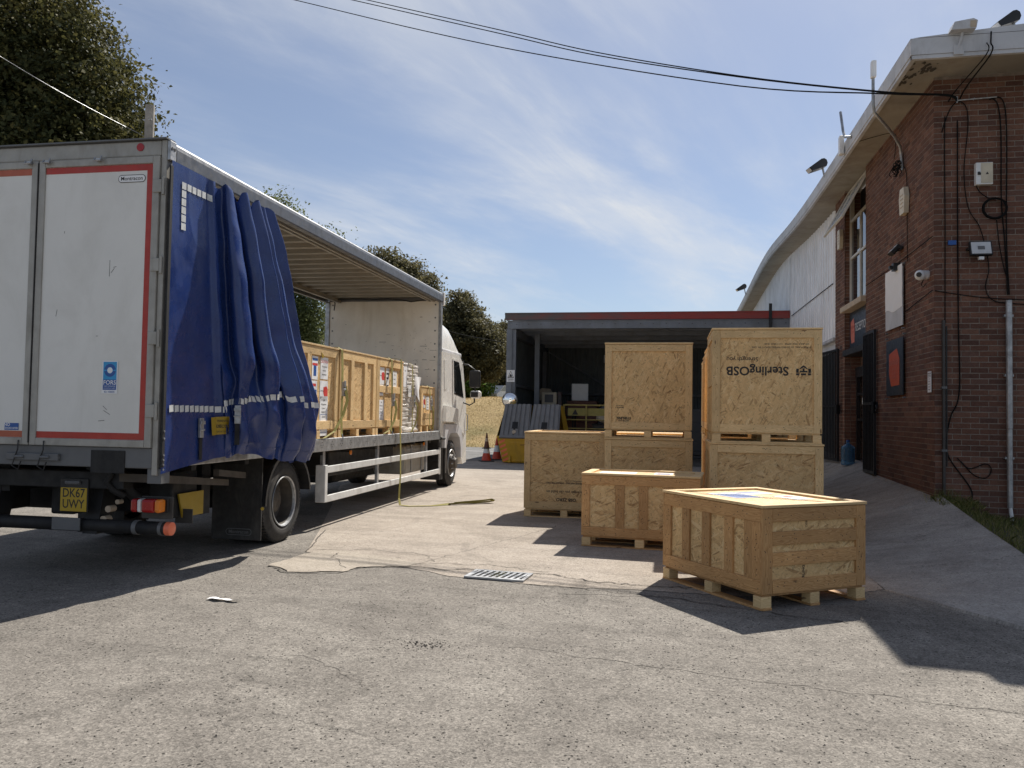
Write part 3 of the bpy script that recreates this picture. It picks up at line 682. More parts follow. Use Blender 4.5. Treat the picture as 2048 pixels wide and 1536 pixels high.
# steel gates folded open
def gate(name, label, loc, w, h, rot):
    t = thing(name, label, 'gate', loc, rot, 'black security gates at the entrance')
    mb = MB(); mb.box(-.02, .02, 0, .04, 0, h); mb.box(-.02, .02, w-.04, w, 0, h); mb.box(-.02, .02, .04, w-.04, 0, .05); mb.box(-.02, .02, .04, w-.04, h-.05, h); mb.box(-.02, .02, .04, w-.04, h*.48, h*.48+.05)
    obj('gate_frame', mb, 'gate', t)
    n = int((w-.08)/.105)
    for i in range(n):
        y = .04+(w-.08)*(i+.5)/n; b = MB(); b.box(-.010, .010, y-.010, y+.010, .05, h-.05); obj('bar', b, 'gate', t)
    b = MB(); b.box(-.045, .045, .0, .05, h*.42, h*.50); obj('lock_box', b, 'gate', t); return t
g1 = gate('security_gate', 'black barred gate folded flat against brick wall beside the navy sign', (BX-.05, BY+3.02, gz(3.5, 14.8)+.03), .82, 2.52, 0)
b = MB(); b.tube([(0, -.01, 1.18), (-.0, -.07, 1.2), (0, -.11, 1.14), (0, -.07, 1.09), (0, -.02, 1.12)], .012, 6); obj('handle', b, 'gate', g1)
gate('security_gate', 'black barred gate swung open beyond the doorway, next to the stacked crates', (BX-.08, BY+5.95, gz(3.5, 17.7)+.03), 1.9, 2.36, R(6))

# ------------------------------------------------------------------ fittings on the building
def onside(y, z, d=0): return (BX-.013-d, y, z)       # side wall point, d metres proud
def onend(x, z, d=0): return (x, BY-.013-d, z)
FS = ((0, -1, 0), (0, 0, 1)); FE = ((1, 0, 0), (0, 0, 1))
# navy sign with orange crest
t = thing('wall_sign', 'navy sign board with orange emblem fixed on the side brick wall', 'sign', onside(13.60, 2.33, .03))
mb = MB(); mb.box(-.006, .006, -.47, .47, -.445, .445); obj('board', mb, 'navy', t)
cr = [(-.20, -.30), (.20, -.30), (.30, -.02), (.30, .26), (.12, .30), (-.22, .30)]
cr = [(-.29, .22), (.16, .29), (.30, .12), (.30, -.29), (-.17, -.30), (-.29, -.12)]
mb = MB(); M0 = frame((-.009, 0, 0), *FS); mb.face([M0 @ Vector((x, y, 0)) for x, y in cr]); em = obj('emblem', mb, 'orange', t)
mb = MB(); mb.text('DARWEN', .12, frame((-.011, 0, .07), *FS), bold=.01)
for i, s_ in enumerate(('BUSINESS', 'CENTRE', 'LIMITED')): mb.text(s_, .06, frame((-.011, 0, -.03-i*.07), *FS))
obj('lettering', mb, 'salmon', em)
def standoffs(t, hw, hh):
    for sy in (-1, 1):
        for sz in (-1, 1):
            b = MB(); b.cyl((.03, sy*hw, sz*hh), (-.014, sy*hw, sz*hh), .012, n=8); obj('standoff', b, 'galv', t)
standoffs(t, .49, .49)
t = thing('blank_board', 'white blank board half covered by sagging white film on side wall', 'sign', onside(13.63, 3.41, .03))
mb = MB(); mb.box(-.006, .006, -.49, .49, -.455, .455); obj('board', mb, 'cabgrey', t).data.materials[0] = MT['fascia']
def film(s, q):
    y = .5-s*1.0; zb = -.17+.03*math.sin(s*6.0+1)+.01*math.sin(s*11); z = .5-q*(.5-zb)
    return (-.009-.003*math.sin(q*7+s*3)**2, y*.98, z)
mb = MB(); mb.grid(film, 26, 18); smoothobj(obj('film', mb, 'paper', t), 80)
standoffs(t, .47, .50)
# reception sign in the recess
t = thing('reception_sign', 'dark reception sign with faded orange emblem above the doorway', 'sign', (BX+.10, BY+WR[1]-.03, 3.29))
mb = MB(); mb.box(-.01, .05, -1.72, 0, -.36, .38); obj('board', mb, 'navy', t)
mb = MB(); mb.face([frame((-.013, -.28, 0), *FS) @ Vector((x*.58, y*.85, 0)) for x, y in cr]); em = obj('emblem', mb, 'salmon', t)
mb = MB(); mb.text('DARWEN', .075, frame((-.015, -.28, .06), *FS)); mb.text('CENTRE', .05, frame((-.015, -.28, -.03), *FS)); obj('lettering', mb, 'orange', em)
mb = MB(); mb.text('RECEPTION', .23, frame((-.013, -.52, .03), *FS), align='LEFT', sx=.82, bold=.004); obj('lettering', mb, 'whiteplastic', t)
# small notice at the corner
t = thing('notice_strip', 'narrow white notice strip with small print near the brick corner', 'notice', onside(11.955, 2.03, .002))
mb = MB(); mb.box(-.004, .002, -.075, .075, -.145, .145); obj('plate', mb, 'paper', t)
mb = MB()
for k, (s_, h) in enumerate((('WARNING', .030), ('CCTV', .045), ('IN USE', .02), ('24 HOURS', .022), ('SECURITY', .022), ('PRIVATE', .02), ('PREMISES', .02))): mb.text(s_, h, frame((-.006, 0, .115-k*.037), *FS), bold=.012)
obj('lettering', mb, 'ink', t)
# alarm bell boxes
def alarm(label, loc, lean=0):
    t = thing('alarm_box', label, 'alarm box', loc)
    hx = [(-.10, .20), (.10, .20), (.15, .05), (.11, -.20), (-.11, -.20), (-.15, .05)]
    b = MB(); b.prism([(y, z) for y, z in hx], 0, -.07, 0); o = obj('cover', b, 'cream', t, bevel=.012)
    b = MB()
    for k in range(4): b.box(-.0745, -.0705, -.08, .08, -.10+k*.06, -.085+k*.06)
    obj('sounder_slot', b, 'stone', o); return t
alarm('cream hexagonal alarm box high on the near brick pier', onside(13.05, 4.84)); alarm('weathered cream alarm box on the narrow far pier by the window', onside(17.75, 5.27))
# dome-less bullet camera
t = thing('security_camera', 'white security camera at the brick corner pointing along the wall', 'camera', onside(12.02, 3.52))
b = MB(); b.cyl((0, 0, 0), (-.05, 0, 0), .055, n=16); obj('mount', b, 'whiteplastic', t, bevel=.006)
b = MB(); b.lathe([(-.02, .02), (-.02, .06), (.10, .065), (.18, .062), (.19, .05), (.19, .0)], 18, frame((-.10, -.02, .01), (0, 0, 1), (-.35, .94, 0)) @ Matrix.Rotation(R(90), 4, 'X') @ Matrix.Rotation(R(90), 4, 'X') @ Matrix.Identity(4)); smoothobj(obj('housing', b, 'whiteplastic', t))
b = MB(); b.lathe([(-.06, 0), (-.058, .03), (-.035, .062), (0, .075), (.035, .062), (.058, .03), (.06, 0)], 18, Matrix.Translation((-.11, -.03, .0)) @ Matrix.Rotation(R(90), 4, 'X')); smoothobj(obj('ball', b, 'whiteplastic', t))
b = MB(); b.cyl((-.14, -.09, .0), (-.15, -.112, -.004), .034, n=14); obj('lens', b, 'black', t)
b = MB(); b.tube([(-.05, .02, -.04), (-.07, .06, -.12), (-.04, .09, -.15), (-.01, .04, -.10)], .006, 6); obj('cable', b, 'wire', t)
# floodlights
def flood(name, label, loc, w, h, yaw, tilt, cat='floodlight', sensor=False, arm=.12):
    t = thing(name, label, cat, loc, yaw)
    Mt = Matrix.Translation((0, -arm, 0)) @ Matrix.Rotation(R(tilt), 4, 'X')
    b = MB(); b.box(-w/2, w/2, 0, .05, -h/2, h/2, M=Mt)
    for k in range(6): b.box(-w/2+.02, w/2-.02, .05, .075, -h/2+h*(k+.3)/6, -h/2+h*(k+.5)/6, M=Mt)
    obj('housing', b, 'black', t)
    b = MB(); b.box(-w/2+.015, w/2-.015, -.006, -.001, -h/2+.015, h/2-.015, M=Mt); o = obj('lamp_glass', b, 'lampglass', t)
    b = MB(); b.box(-w*.16, w*.16, -.009, -.0065, -h*.13, h*.13, M=Mt); obj('led_plate', b, 'cabgrey', o)
    b = MB(); b.box(-w/2-.012, -w/2-.004, -arm+.02, .0, -.015, .015); b.box(w/2+.004, w/2+.012, -arm+.02, .0, -.015, .015); b.box(-w/2-.012, w/2+.012, -.01, .002, -.015, .015); obj('bracket', b, 'black', t)
    if sensor: b = MB(); b.box(-.03, .03, -arm-.02, -arm+.03, -h/2-.06, -h/2-.02); obj('sensor', b, 'whiteplastic', t)
    return t
flood('floodlight', 'square floodlight with sensor on the shaded end wall', onend(4.07, 3.82), .27, .20, 0, -16, sensor=True)
flood('floodlight', 'small black floodlight above the white board on the side wall', onside(13.35, 4.17), .22, .16, R(-90), -42)
b = MB(); b.box(-.10, 0, -.06, .06, -.06, .06); b.box(-.15, -.10, -.03, .03, -.03, .02); o = obj('sensor_block', b, 'black'); o.location = onside(13.45, 3.90); o['label'] = 'small black sensor block right above the white board'; o['category'] = 'sensor'
def rooflamp(label, loc, yaw, s=1., body='black'):
    t = thing('roof_floodlight', label, 'floodlight', loc, yaw, None)
    b = MB(); pr = [(-.30*s, -.02*s), (.02*s, .22*s), (.10*s, .24*s), (.17*s, .20*s), (.20*s, .11*s), (.17*s, .02*s), (-.22*s, -.12*s)]
    b.prism([(x, z) for x, z in pr], 1, -.16*s, .16*s); obj('housing', b, body, t, bevel=.02*s)
    b = MB(); b.face([(-.305*s, -.14*s, -.035*s), (-.305*s, .14*s, -.035*s), (-.232*s, .14*s, -.122*s), (-.232*s, -.14*s, -.122*s)]); obj('lamp_glass', b, 'lampglass', t)
    b = MB(); b.tube([(.12*s, 0, .02*s), (.16*s, 0, -.18*s), (.2*s, 0, -.30*s)], .02, 6); obj('arm', b, 'galv', t); return t
rooflamp('black floodlight tilted over the eaves, nearest of the two along the side', (BX-.63, 16.9, 6.56), R(12), .72)
rooflamp('small dark floodlight at the far end of the eaves', (BX-.70, 33.6, 6.72), R(8), .8)
rooflamp('black bulkhead floodlight standing on the roof edge in the top corner', (4.24, 11.2, 6.64), R(10), .58)
t = thing('roof_sensor', 'weathered white lamp head on a bracket at the fascia', 'lamp', (3.62, BY-OF-.03, 6.48))
b = MB(); b.prism([(-.16, -.02), (-.12, .08), (.10, .11), (.15, .08), (.13, -.02)], 1, -.10, .08); obj('housing', b, 'fascia', t, bevel=.015)
b = MB(); b.box(.06, .13, -.105, -.101, -.005, .08); obj('grille', b, 'stone', t)
b = MB(); b.tube([(0, 0, -.02), (-.02, .0, -.12), (-.06, .02, -.25)], .018, 8); b.box(-.10, .02, .0, .015, -.30, -.18); obj('bracket', b, 'fascia', t)
# radio masts
t = thing('radio_mast', 'grey cranked pole with flat radio box standing out from side wall', 'antenna', onside(13.30, 5.5))
b = MB(); b.tube([(0, -.05, -.12), (-.02, -.05, .1), (-.05, -.10, .24), (-.20, -.35, .33), (-.45, -.72, .42), (-.60, -.85, .52), (-.62, -.86, .66), (-.62, -.86, 1.22)], .022, 10); smoothobj(obj('pole', b, 'galv', t), 50)
b = MB(); b.box(-.655, -.585, -.93, -.83, 1.03, 1.28); obj('radio_box', b, 'whiteplastic', t, bevel=.012)
b = MB()
rg = random.Random(3)
for k in range(9):
    c = Vector((-.05-rg.random()*.05, rg.uniform(-.06, .06), -.10+rg.uniform(-.08, .05))); r = rg.uniform(.10, .20); a = rg.uniform(-.5, .5)
    b.tube([c+Vector((rg.uniform(-.03, .03), math.cos(q)*r, math.sin(q+a)*r*.6)) for q in np.linspace(0, rg.uniform(4, 6.3), 14)], .006, 5)
obj('cable_bundle', b, 'wire', t)
t = thing('radio_mast', 'short bent grey pole with hanging radio box on eaves edge', 'antenna', (BX-OV-.03, 14.75, 6.33))
b = MB(); b.tube([(0, -.35, 0), (-.02, .05, .14), (-.02, .2, .30), (-.02, .42, .72)], .024, 10); obj('pole', b, 'galv', t)
b = MB(); b.box(-.08, .0, .18, .32, -.12, .22); obj('radio_box', b, 'whiteplastic', t, bevel=.015)
# electrical cabinet, coil, conduits and cables on the end wall
t = thing('meter_cabinet', 'pale grey electrical cabinet with warning triangle on end wall', 'cabinet', onend(4.13, 4.84))
b = MB(); b.box(-.105, .105, -.085, 0, -.15, .15); obj('case', b, 'whiteplastic', t, bevel=.008)
b = MB(); b.box(-.045, .10, -.092, -.086, -.13, .14); d = obj('door', b, 'cream', t)
b = MB(); b.face([frame((.03, -.094, .0), *FE) @ Vector(p) for p in ((-.02, -.017, 0), (.02, -.017, 0), (0, .018, 0))]); b.box(-.07, -.05, -.095, -.086, -.02, .01); obj('warning_mark', b, 'ink', d)
b = MB(); b.box(-.085, -.06, -.10, -.086, -.02, .02); obj('lock', b, 'black', t)
b = MB(); rg = random.Random(9)
for k in range(7):
    r = .15+rg.uniform(-.015, .015); b.tube([(math.cos(q)*r+rg.uniform(-.004, .004), -.02-k*.006, math.sin(q)*r*.95) for q in np.linspace(0, 6.283, 30)], .007, 5, cap=False)
o = obj('cable_coil', b, 'wire'); o.location = onend(4.27, 4.37); o['label'] = 'coil of black cable hung on the end wall below the cabinet'; o['category'] = 'cable'
def cable(label, pts, r, mat='wire', name='wall_cable', group='black cables clipped to the brick end wall', n=6):
    o0 = Vector(pts[0]); P = []
    V = [Vector(p) for p in pts]
    for i in range(len(V)-1):
        p0, p1, p2, p3 = V[max(i-1, 0)], V[i], V[i+1], V[min(i+2, len(V)-1)]
        for k in range(6):
            s_ = k/6; P.append(.5*((2*p1)+(p2-p0)*s_+(2*p0-5*p1+4*p2-p3)*s_*s_+(3*p1-p0-3*p2+p3)*s_**3))
    P.append(V[-1]); b = MB(); b.tube([p-o0 for p in P], r, n)
    o = obj(name, b, mat); o.location = o0; o['label'] = label; o['category'] = 'cable'
    if group: o['group'] = group
    return smoothobj(o, 60)
E_ = lambda x, z, d=.01: onend(x, z, d)
cable('thin cable running straight down beside the brick corner', [(3.90, BY-OF-.04, 6.30), (3.89, BY-OF-.035, 6.14), E_(3.72, 5.9), E_(3.66, 5.5), E_(3.66, 4.2), E_(3.655, 2.8)], .007)
cable('thick dark cable falling from the fascia down the wall to the ground', [(3.95, BY-OF-.045, 6.44), (3.945, BY-OF-.045, 6.3), (3.94, BY-OF-.04, 6.14), E_(3.85, 5.9), E_(3.82, 5.3), E_(3.82, 3.0), E_(3.83, 1.9), E_(3.72, 1.55), E_(3.67, 1.25), E_(3.70, 1.0), E_(3.95, .62), E_(3.98, .45), E_(3.93, .25)], .009)
cable('looping cable hanging from the line hook past the cabinet', [E_(3.62, 5.45), E_(3.72, 5.75), E_(3.82, 5.86, .03), E_(3.93, 5.78), E_(3.95, 5.5), E_(3.90, 4.9), E_(3.95, 4.4), E_(4.10, 4.1), E_(4.20, 3.6), E_(4.16, 3.3), E_(4.25, 3.13), E_(4.5, 3.08), E_(4.9, 3.06)], .007)
cable('cable beside the cabinet running down into the metal conduit', [E_(4.22, 5.90), E_(4.32, 5.8), E_(4.36, 5.4), E_(4.36, 4.5), E_(4.40, 3.9), E_(4.43, 3.2)], .008)
cable('second cable next to the cabinet entering the metal conduit', [E_(4.22, 5.87), E_(4.38, 5.86), E_(4.43, 5.4), E_(4.42, 4.0), E_(4.45, 3.2)], .008)
cable('cable leaving the cabinet base into the coil', [E_(4.05, 4.69), E_(4.10, 4.6), E_(4.2, 4.52), E_(4.27, 4.50)], .006)
cable('cable from the coil down to the floodlight', [E_(4.30, 4.22), E_(4.33, 3.9), E_(4.38, 3.6), E_(4.43, 3.4)], .006)
cable('loop of spare black cable lying low on the wall', [E_(3.85, .95), E_(4.0, .78), E_(4.15, .74), E_(4.22, .85), E_(4.15, .93), E_(3.95, .86), E_(3.8, 1.0)], .007)
cable('sagging cable crossing the end wall from the corner', [E_(3.53, 3.27, .0), E_(3.9, 3.20), E_(4.3, 3.15), E_(4.9, 3.12)], .006)
cable('cable along the side wall from the corner to the white board', [onside(11.8, 3.28, .01), onside(12.4, 3.22, .01), onside(13.08, 3.15, .01)], .006, group='black cables on the side wall')
cable('cable rising along the side wall towards the window', [onside(11.8, 4.02, .01), onside(13.5, 3.97, .01), onside(15.6, 3.95, .01)], .006, group='black cables on the side wall')
cable('vertical cable from the mast bundle past the alarm box', [onside(13.12, 5.4, .02), onside(13.0, 5.2, .01), onside(12.98, 4.4, .01), onside(12.98, 3.9, .01)], .006, group='black cables on the side wall')
cable('thin wire drooping between fascia and short mast', [(BX-OV, 14.3, 6.19), (BX-.25, 13.9, 6.15), onside(13.7, 6.12, .01), onside(13.6, 5.9, .01), onside(13.7, 5.7, .01)], .005, group='black cables on the side wall')
cable('long wire strung across the white cladding', [(BX-.05, 24.6, 4.5), (BX-.05, 21, 4.48), (BX-.05, 18.5, 4.46)], .010, group=None)
t = thing('line_hook', 'rusty steel rod holding the overhead lines on end wall', 'bracket', E_(3.80, 5.87))
b = MB(); b.cyl((0, -.03, 0), (.50, -.03, .02), .010, n=6); b.cyl((0, -.05, -.04), (0, -.05, .05), .012, n=6); b.cyl((.22, 0, .01), (.22, -.04, .01), .012, n=6); obj('rod', b, 'galv', t)
t = thing('metal_conduit', 'tall galvanised conduit pole up the end wall from the grass', 'conduit', E_(4.43, .20, .05))
b = MB(); b.cyl((0, 0, .16), (0, 0, 1.2), .036, n=14); obj('lower_tube', b, 'galv', t); b = MB(); b.cyl((0, 0, 1.205), (0, 0, 2.92), .040, n=14); obj('upper_tube', b, 'galv', t)
b = MB(); b.cyl((0, -.01, .17), (.02, -.02, -.08), .022, .032, n=8); obj('torn_sleeve', b, 'whiteplastic', t)
for z in (.8, 1.9, 2.7): b = MB(); b.box(-.055, .055, .0, .06, z, z+.03); obj('clip', b, 'galv', t)
t = thing('downpipe', 'dark square downpipe and conduit beside the brick corner', 'pipe', E_(3.645, .38, .0))
b = MB(); b.box(-.03, .0, -.05, 0, .0, 2.48); obj('pipe', b, 'pipe', t); b = MB(); b.cyl((.025, -.02, .5), (.025, -.02, 2.4), .010, n=8); obj('conduit', b, 'black', t)
for z in (1.55, .7): b = MB(); b.box(-.045, .02, -.06, 0.002, z, z+.03); obj('clip', b, 'cabgrey', t)
b = MB(); b.lathe([(0, .0), (0, .035), (-.03, .04), (-.06, .03), (-.07, 0)], 14, Matrix.Translation((0, 0, 0)) @ Matrix.Rotation(R(90), 4, 'X') @ Matrix.Identity(4)); b.box(-.05, .05, -.03, 0, -.03, .03)
o = obj('outdoor_socket', b, 'blue'); o.location = onend(3.745, 3.92); o['label'] = 'small dark blue socket on the end wall near the corner'; o['category'] = 'socket'
# overhead lines
def oline(label, pts): cable(label, pts, .0105, name='overhead_line', group='overhead lines from the building over the yard')
oline('lowest overhead line, running alone from the hook over the truck', [(3.8, 11.72, 5.855), (3.619, 11.62, 5.905), (2.826, 11.75, 6.033), (1.061, 13.2, 6.847), (-2.424, 15.6, 8.655), (-5.566, 17.2, 10.187), (-9.711, 19.0, 12.197), (-16.343, 21.88, 15.413)])
oline('upper overhead line, left one of the close pair', [(3.8, 11.72, 5.875), (3.619, 11.62, 5.911), (2.826, 11.75, 6.055), (1.06, 13.2, 6.995), (-1.464, 15.0, 8.347), (-3.591, 16.2, 9.5), (-7.686, 18.0, 11.505), (-14.238, 20.88, 14.713)])
oline('upper overhead line, right one of the close pair', [(3.8, 11.72, 5.89), (3.619, 11.62, 5.918), (2.826, 11.75, 6.062), (1.06, 13.2, 7.011), (-1.465, 15.0, 8.405), (-3.592, 16.2, 9.575), (-7.38, 18.2, 11.582), (-13.441, 21.4, 14.793)])

# ------------------------------------------------------------------ open fronted steel shed
SX, SY, SW, SD, SH = -5.12, 25.0, 8.6, 7.0, 4.7
shed = thing('storage_shed', 'open fronted grey steel shed with faded red roof edge', 'shed', (SX, SY, 0))
b = MB(); b.box(-.03, .14, 0, .03, 0, 4.2); b.box(.14, .155, -.02, .12, 0, 4.2); b.box(-.03, -.015, .03, .2, 0, 4.2); b.box(-.015, .2, .16, .19, 0, 4.2); b.box(.0, .27, .03, .16, 0, 4.19); obj('column', b, 'steelgrey', shed)
b = MB(); b.box(.62, .78, 1.6, 1.76, 0, 4.2); obj('column', b, 'steelgrey', shed)
b = MB(); b.box(.1, .26, SD-.4, SD-.25, 0, 4.2); obj('column', b, 'steelgrey', shed)
b = MB(); b.box(3.6, 3.75, SD-.4, SD-.25, 0, 4.2); obj('column', b, 'steelgrey', shed)
b = MB(); b.box(0, SW, -.03, .0, 4.2, 4.46); b.box(0, SW, -.06, -.03, 4.44, 4.46); b.box(0, SW, 0, .16, 4.2, 4.22)
for k in range(22): b.cyl((.3+k*.39, -.034, 4.34), (.3+k*.39, -.05, 4.34), .014, n=6, mi=1)
obj('beam', b, ['steelgrey', 'black'], shed)
b = MB(); b.box(-.08, SW, -.07, .0, 4.475, 4.70); obj('roof_edge', b, 'redfascia', shed)
b = MB(); b.box(8.0, 8.09, -.10, -.071, 4.2, 4.92); obj('post_stub', b, 'black', shed)
def corr(mb, x0, x1, z0, z1, y, ax=0, p=.2, d=.035, mi=0):
    n = int((x1-x0)/p)
    for i in range(n):
        a = x0+i*p; pr = [(0, 0), (.25, 0), (.35, d), (.75, d), (.85, 0), (1, 0)]
        for (u0, w0), (u1, w1) in zip(pr, pr[1:]):
            q = [(a+u0*p, w0, z0), (a+u1*p, w1, z0), (a+u1*p, w1, z1), (a+u0*p, w0, z1)]
            mb.face([(x, y-w, z) if ax == 0 else (y+w, x, z) for x, w, z in q], mi=mi)
b = MB(); corr(b, .0, SW, .0, 4.45, SD); obj('back_wall', b, 'shedwall', shed)
b = MB(); corr(b, .2, SD, .0, 4.4, .02, 1); obj('end_wall', b, 'shedwall', shed)
b = MB(); b.box(SW-.05, SW+.0, .0, SD, 0, 4.4); obj('end_wall', b, 'shedwall', shed)
b = MB(); b.face([(-.1, -.08, 4.705), (SW, -.08, 4.705), (SW, SD+.2, 4.5), (-.1, SD+.2, 4.5)]); b.face([(-.1, -.08, 4.66), (SW, -.08, 4.66), (SW, SD+.2, 4.46), (-.1, SD+.2, 4.46)]); obj('roof', b, 'shedwall', shed)
for k in range(5): b = MB(); b.box(.1, SW, .9+k*1.3, 1.0+k*1.3, 4.22-.03*k, 4.44-.03*k); obj('purlin', b, 'steelgrey', shed)
b = MB(); b.box(.1, .26, .17, SD, 3.98, 4.2); obj('rafter', b, 'steelgrey', shed)
b = MB(); b.cyl((.3, SD-.2, 4.0), (4.4, SD-.2, 1.6), .035, n=6); b.cyl((.2, .2, 2.4), (.12, SD-.3, 2.4), .05, n=6); b.cyl((.3, SD-.22, 2.3), (SW, SD-.22, 2.3), .05, n=6); obj('brace', b, 'steelgrey', shed)
b = MB(); b.box(2.55, 2.95, SD-.5, SD-.3, 3.55, 3.85); l = obj('shed_lamp', b, 'fascia', shed); b = MB(); b.box(3.75, 3.9, SD-.4, SD-.3, 3.6, 3.75); obj('shed_lamp', b, 'stone', shed)
b = MB(); b.face([(.0, .0, .012), (SW, .0, .012), (SW, SD, .012), (.0, SD, .012)]); obj('shed_floor', b, 'asphalt', shed)
t = thing('warning_sign', 'small white caution sign with black triangle on shed post', 'sign', (SX+.13, SY-.032, 2.69))
b = MB(); b.box(-.13, .13, -.006, 0, -.19, .19); obj('plate', b, 'paper', t)
b = MB(); M0 = frame((0, -.008, 0), *FE)
for q in (((-.10, -.04), (.10, -.04), (.10, -.06), (-.10, -.06)), ((-.10, -.06), (-.085, -.06), (.005, .15), (-.005, .16)), ((.085, -.06), (.10, -.06), (.005, .16), (-.005, .15)), ((-.05, -.03), (.05, -.03), (.03, .03), (-.01, .07))): b.face([M0 @ Vector((*p, 0)) for p in q])
b.text('Caution', .06, frame((0, -.008, -.10), *FE), bold=.01); b.text('Risk of fire', .032, frame((0, -.008, -.15), *FE)); obj('lettering', b, 'ink', t)
t = thing('convex_mirror', 'round convex traffic mirror at the shed post above the skip', 'mirror', (SX+.20, SY-.55, 1.92))
b = MB(); b.lathe([(.10*math.cos(q)-.10, .235*math.sin(q)) for q in np.linspace(0, 1.45, 10)], 28, Matrix.Rotation(R(90), 4, 'X') @ Matrix.Identity(4)); smoothobj(obj('mirror_face', b, 'mirror', t), 80)
b = MB(); b.lathe([(-.085, .232), (-.07, .245), (-.12, .245), (-.14, .0)], 28, Matrix.Rotation(R(90), 4, 'X')); smoothobj(obj('rim', b, 'cabgrey', t), 40)
b = MB(); b.cyl((0, .12, 0), (0, .5, -.05), .02, n=8); obj('arm', b, 'galv', t)
# things stored in the shed
def single(name, label, cat, b, mats, loc, rotz=0, group=None, **k):
    o = obj(name, b, mats, None, **k); o.location = loc; o.rotation_euler = (0, 0, rotz); o['label'] = label; o['category'] = cat
    if group: o['group'] = group
    return o
b = MB(); b.box(-.6, .6, -.4, .4, 1.42, 1.48)
for x in (-.55, .5): b.box(x, x+.05, -.38, -.33, 0, 1.42); b.box(x, x+.05, .33, .38, 0, 1.42)
b.box(-.55, .55, -.38, .38, .7, .74); single('workbench', 'tall steel workbench in the shed carrying old machines', 'bench', b, 'chassis', (-3.85, 28.2, .012))
t = thing('old_machine', 'pale old machine with grey panel on the shed workbench', 'machine', (-4.15, 28.2, 1.49))
b = MB(); b.box(-.42, .42, -.25, .25, .12, .32); obj('base', b, 'cream', t, bevel=.02); b = MB(); b.box(-.32, .22, -.2, .2, .32, .78); h = obj('head', b, 'cream', t, bevel=.03); b = MB(); b.box(-.2, .1, -.215, -.202, .42, .70); obj('panel', b, 'cabgrey', h)
b = MB(); b.box(-.42, -.30, -.25, .25, 0, .12); b.box(.28, .40, -.25, .25, 0, .12); obj('foot', b, 'stone', t); b = MB(); b.box(.26, .38, -.2, .1, .32, .8); obj('column', b, 'redfascia', t)
b = MB(); b.tube([(.40, -.2, .7), (.55, -.25, .6), (.62, -.25, .2), (.63, -.25, -.2)], .02, 6); obj('hose', b, 'black', t)
b = MB(); b.box(-.30, .30, -.25, .25, 0, .62); single('white_box', 'plain white box standing on a brown crate in the shed', 'box', b, 'whiteplastic', (-3.25, 29.3, 2.0), .1, bevel=.02)
b = MB(); b.box(-.55, .55, -.4, .4, 0, 1.2); b.box(-.58, .58, -.43, .43, 1.2, 1.26); b.box(-.57, .57, -.42, .42, 1.26, 1.98); single('brown_crate', 'tall brown crate below the white box in the shed', 'crate', b, 'conedark', (-3.15, 29.3, .012), bevel=.02)
b = MB(); b.prism([(-.3, 0), (.3, 0), (.34, .2), (.2, .42), (-.1, .45), (-.34, .3)], 1, -.2, .2); single('machine_cover', 'grey crumpled covered object left of the white box in shed', 'cover', b, 'stone', (-4.55, 29.2, 2.0), .2, bevel=.06)
b = MB(); b.box(-.4, .4, -.4, .4, 0, 1.98); single('dark_cabinet', 'dark cabinet at the shed back wall under the grey cover', 'cabinet', b, 'black', (-4.55, 29.3, .012), bevel=.02)
for k, x in enumerate((-1.9, -.3, 1.2)):
    b = MB(); b.box(-.65, .65, -.5, .5, .12, 1.75)
    for q in range(5): b.box(-.66, .66, -.515, -.501, .25+q*.34, .29+q*.34)
    b.box(-.5, .5, -.5, .5, 0, .10)
    single('dark_stillage', ('left one of the dark stillages', 'middle one of the dark stillages', 'right one of the dark stillages')[k]+' at the back of the shed', 'stillage', b, 'navy', (x, 29.6, .012), group='stillages along the shed back wall', bevel=.01)
b = MB(); b.tube([(-.5, -.1, .1), (-.3, 0, .3), (.1, .05, .22), (.5, 0, .32)], [.03, .1, .12, .03], 6); single('loose_cover', 'crumpled dark sheet lying on the left stillage', 'sheet', b, 'chassis', (-1.95, 29.5, 1.77))
t = thing('yellow_barrier', 'yellow tubular railing across the shed front beside the skip', 'railing', (-3.35, 25.6, 0))
for z in (1.80, 1.33, 1.05, .55): b = MB(); b.cyl((0, 0, z), (3.2, 0, z), .026 if z > 1.5 else .02, n=8); obj('rail', b, 'railpaint', t)
for x in (0, .72, 1.95, 3.2): b = MB(); b.cyl((x, .0, 0), (x, .0, 1.82), .028, n=8); obj('post', b, 'railpaint', t)
b = MB(); b.box(.12, 1.3, .04, .05, 1.46, 1.70); sgn = obj('hazard_board', b, 'board', t); b = MB(); b.face([frame((.36, .036, 1.58), *FE) @ Vector(p) for p in ((-.10, -.09, 0), (.10, -.09, 0), (0, .09, 0))]); obj('warning_mark', b, 'ink', sgn)
t = thing('waste_bin', 'dark wheeled bin with a pale rubbish bag on top in the shed', 'bin', (-1.95, 26.3, .012))
b = MB(); b.prism([(-.42, .12), (.42, .12), (.5, 1.15), (-.5, 1.15)], 1, -.4, .4); obj('body', b, 'black', t, bevel=.03); b = MB(); b.box(-.53, .53, -.43, .43, 1.152, 1.2); obj('lid', b, 'chassis', t, bevel=.015)
for x in (-.35, .35): b = MB(); b.cyl((x, -.3, .07), (x+.05, -.3, .07), .07, n=10); obj('wheel', b, 'rubber', t)
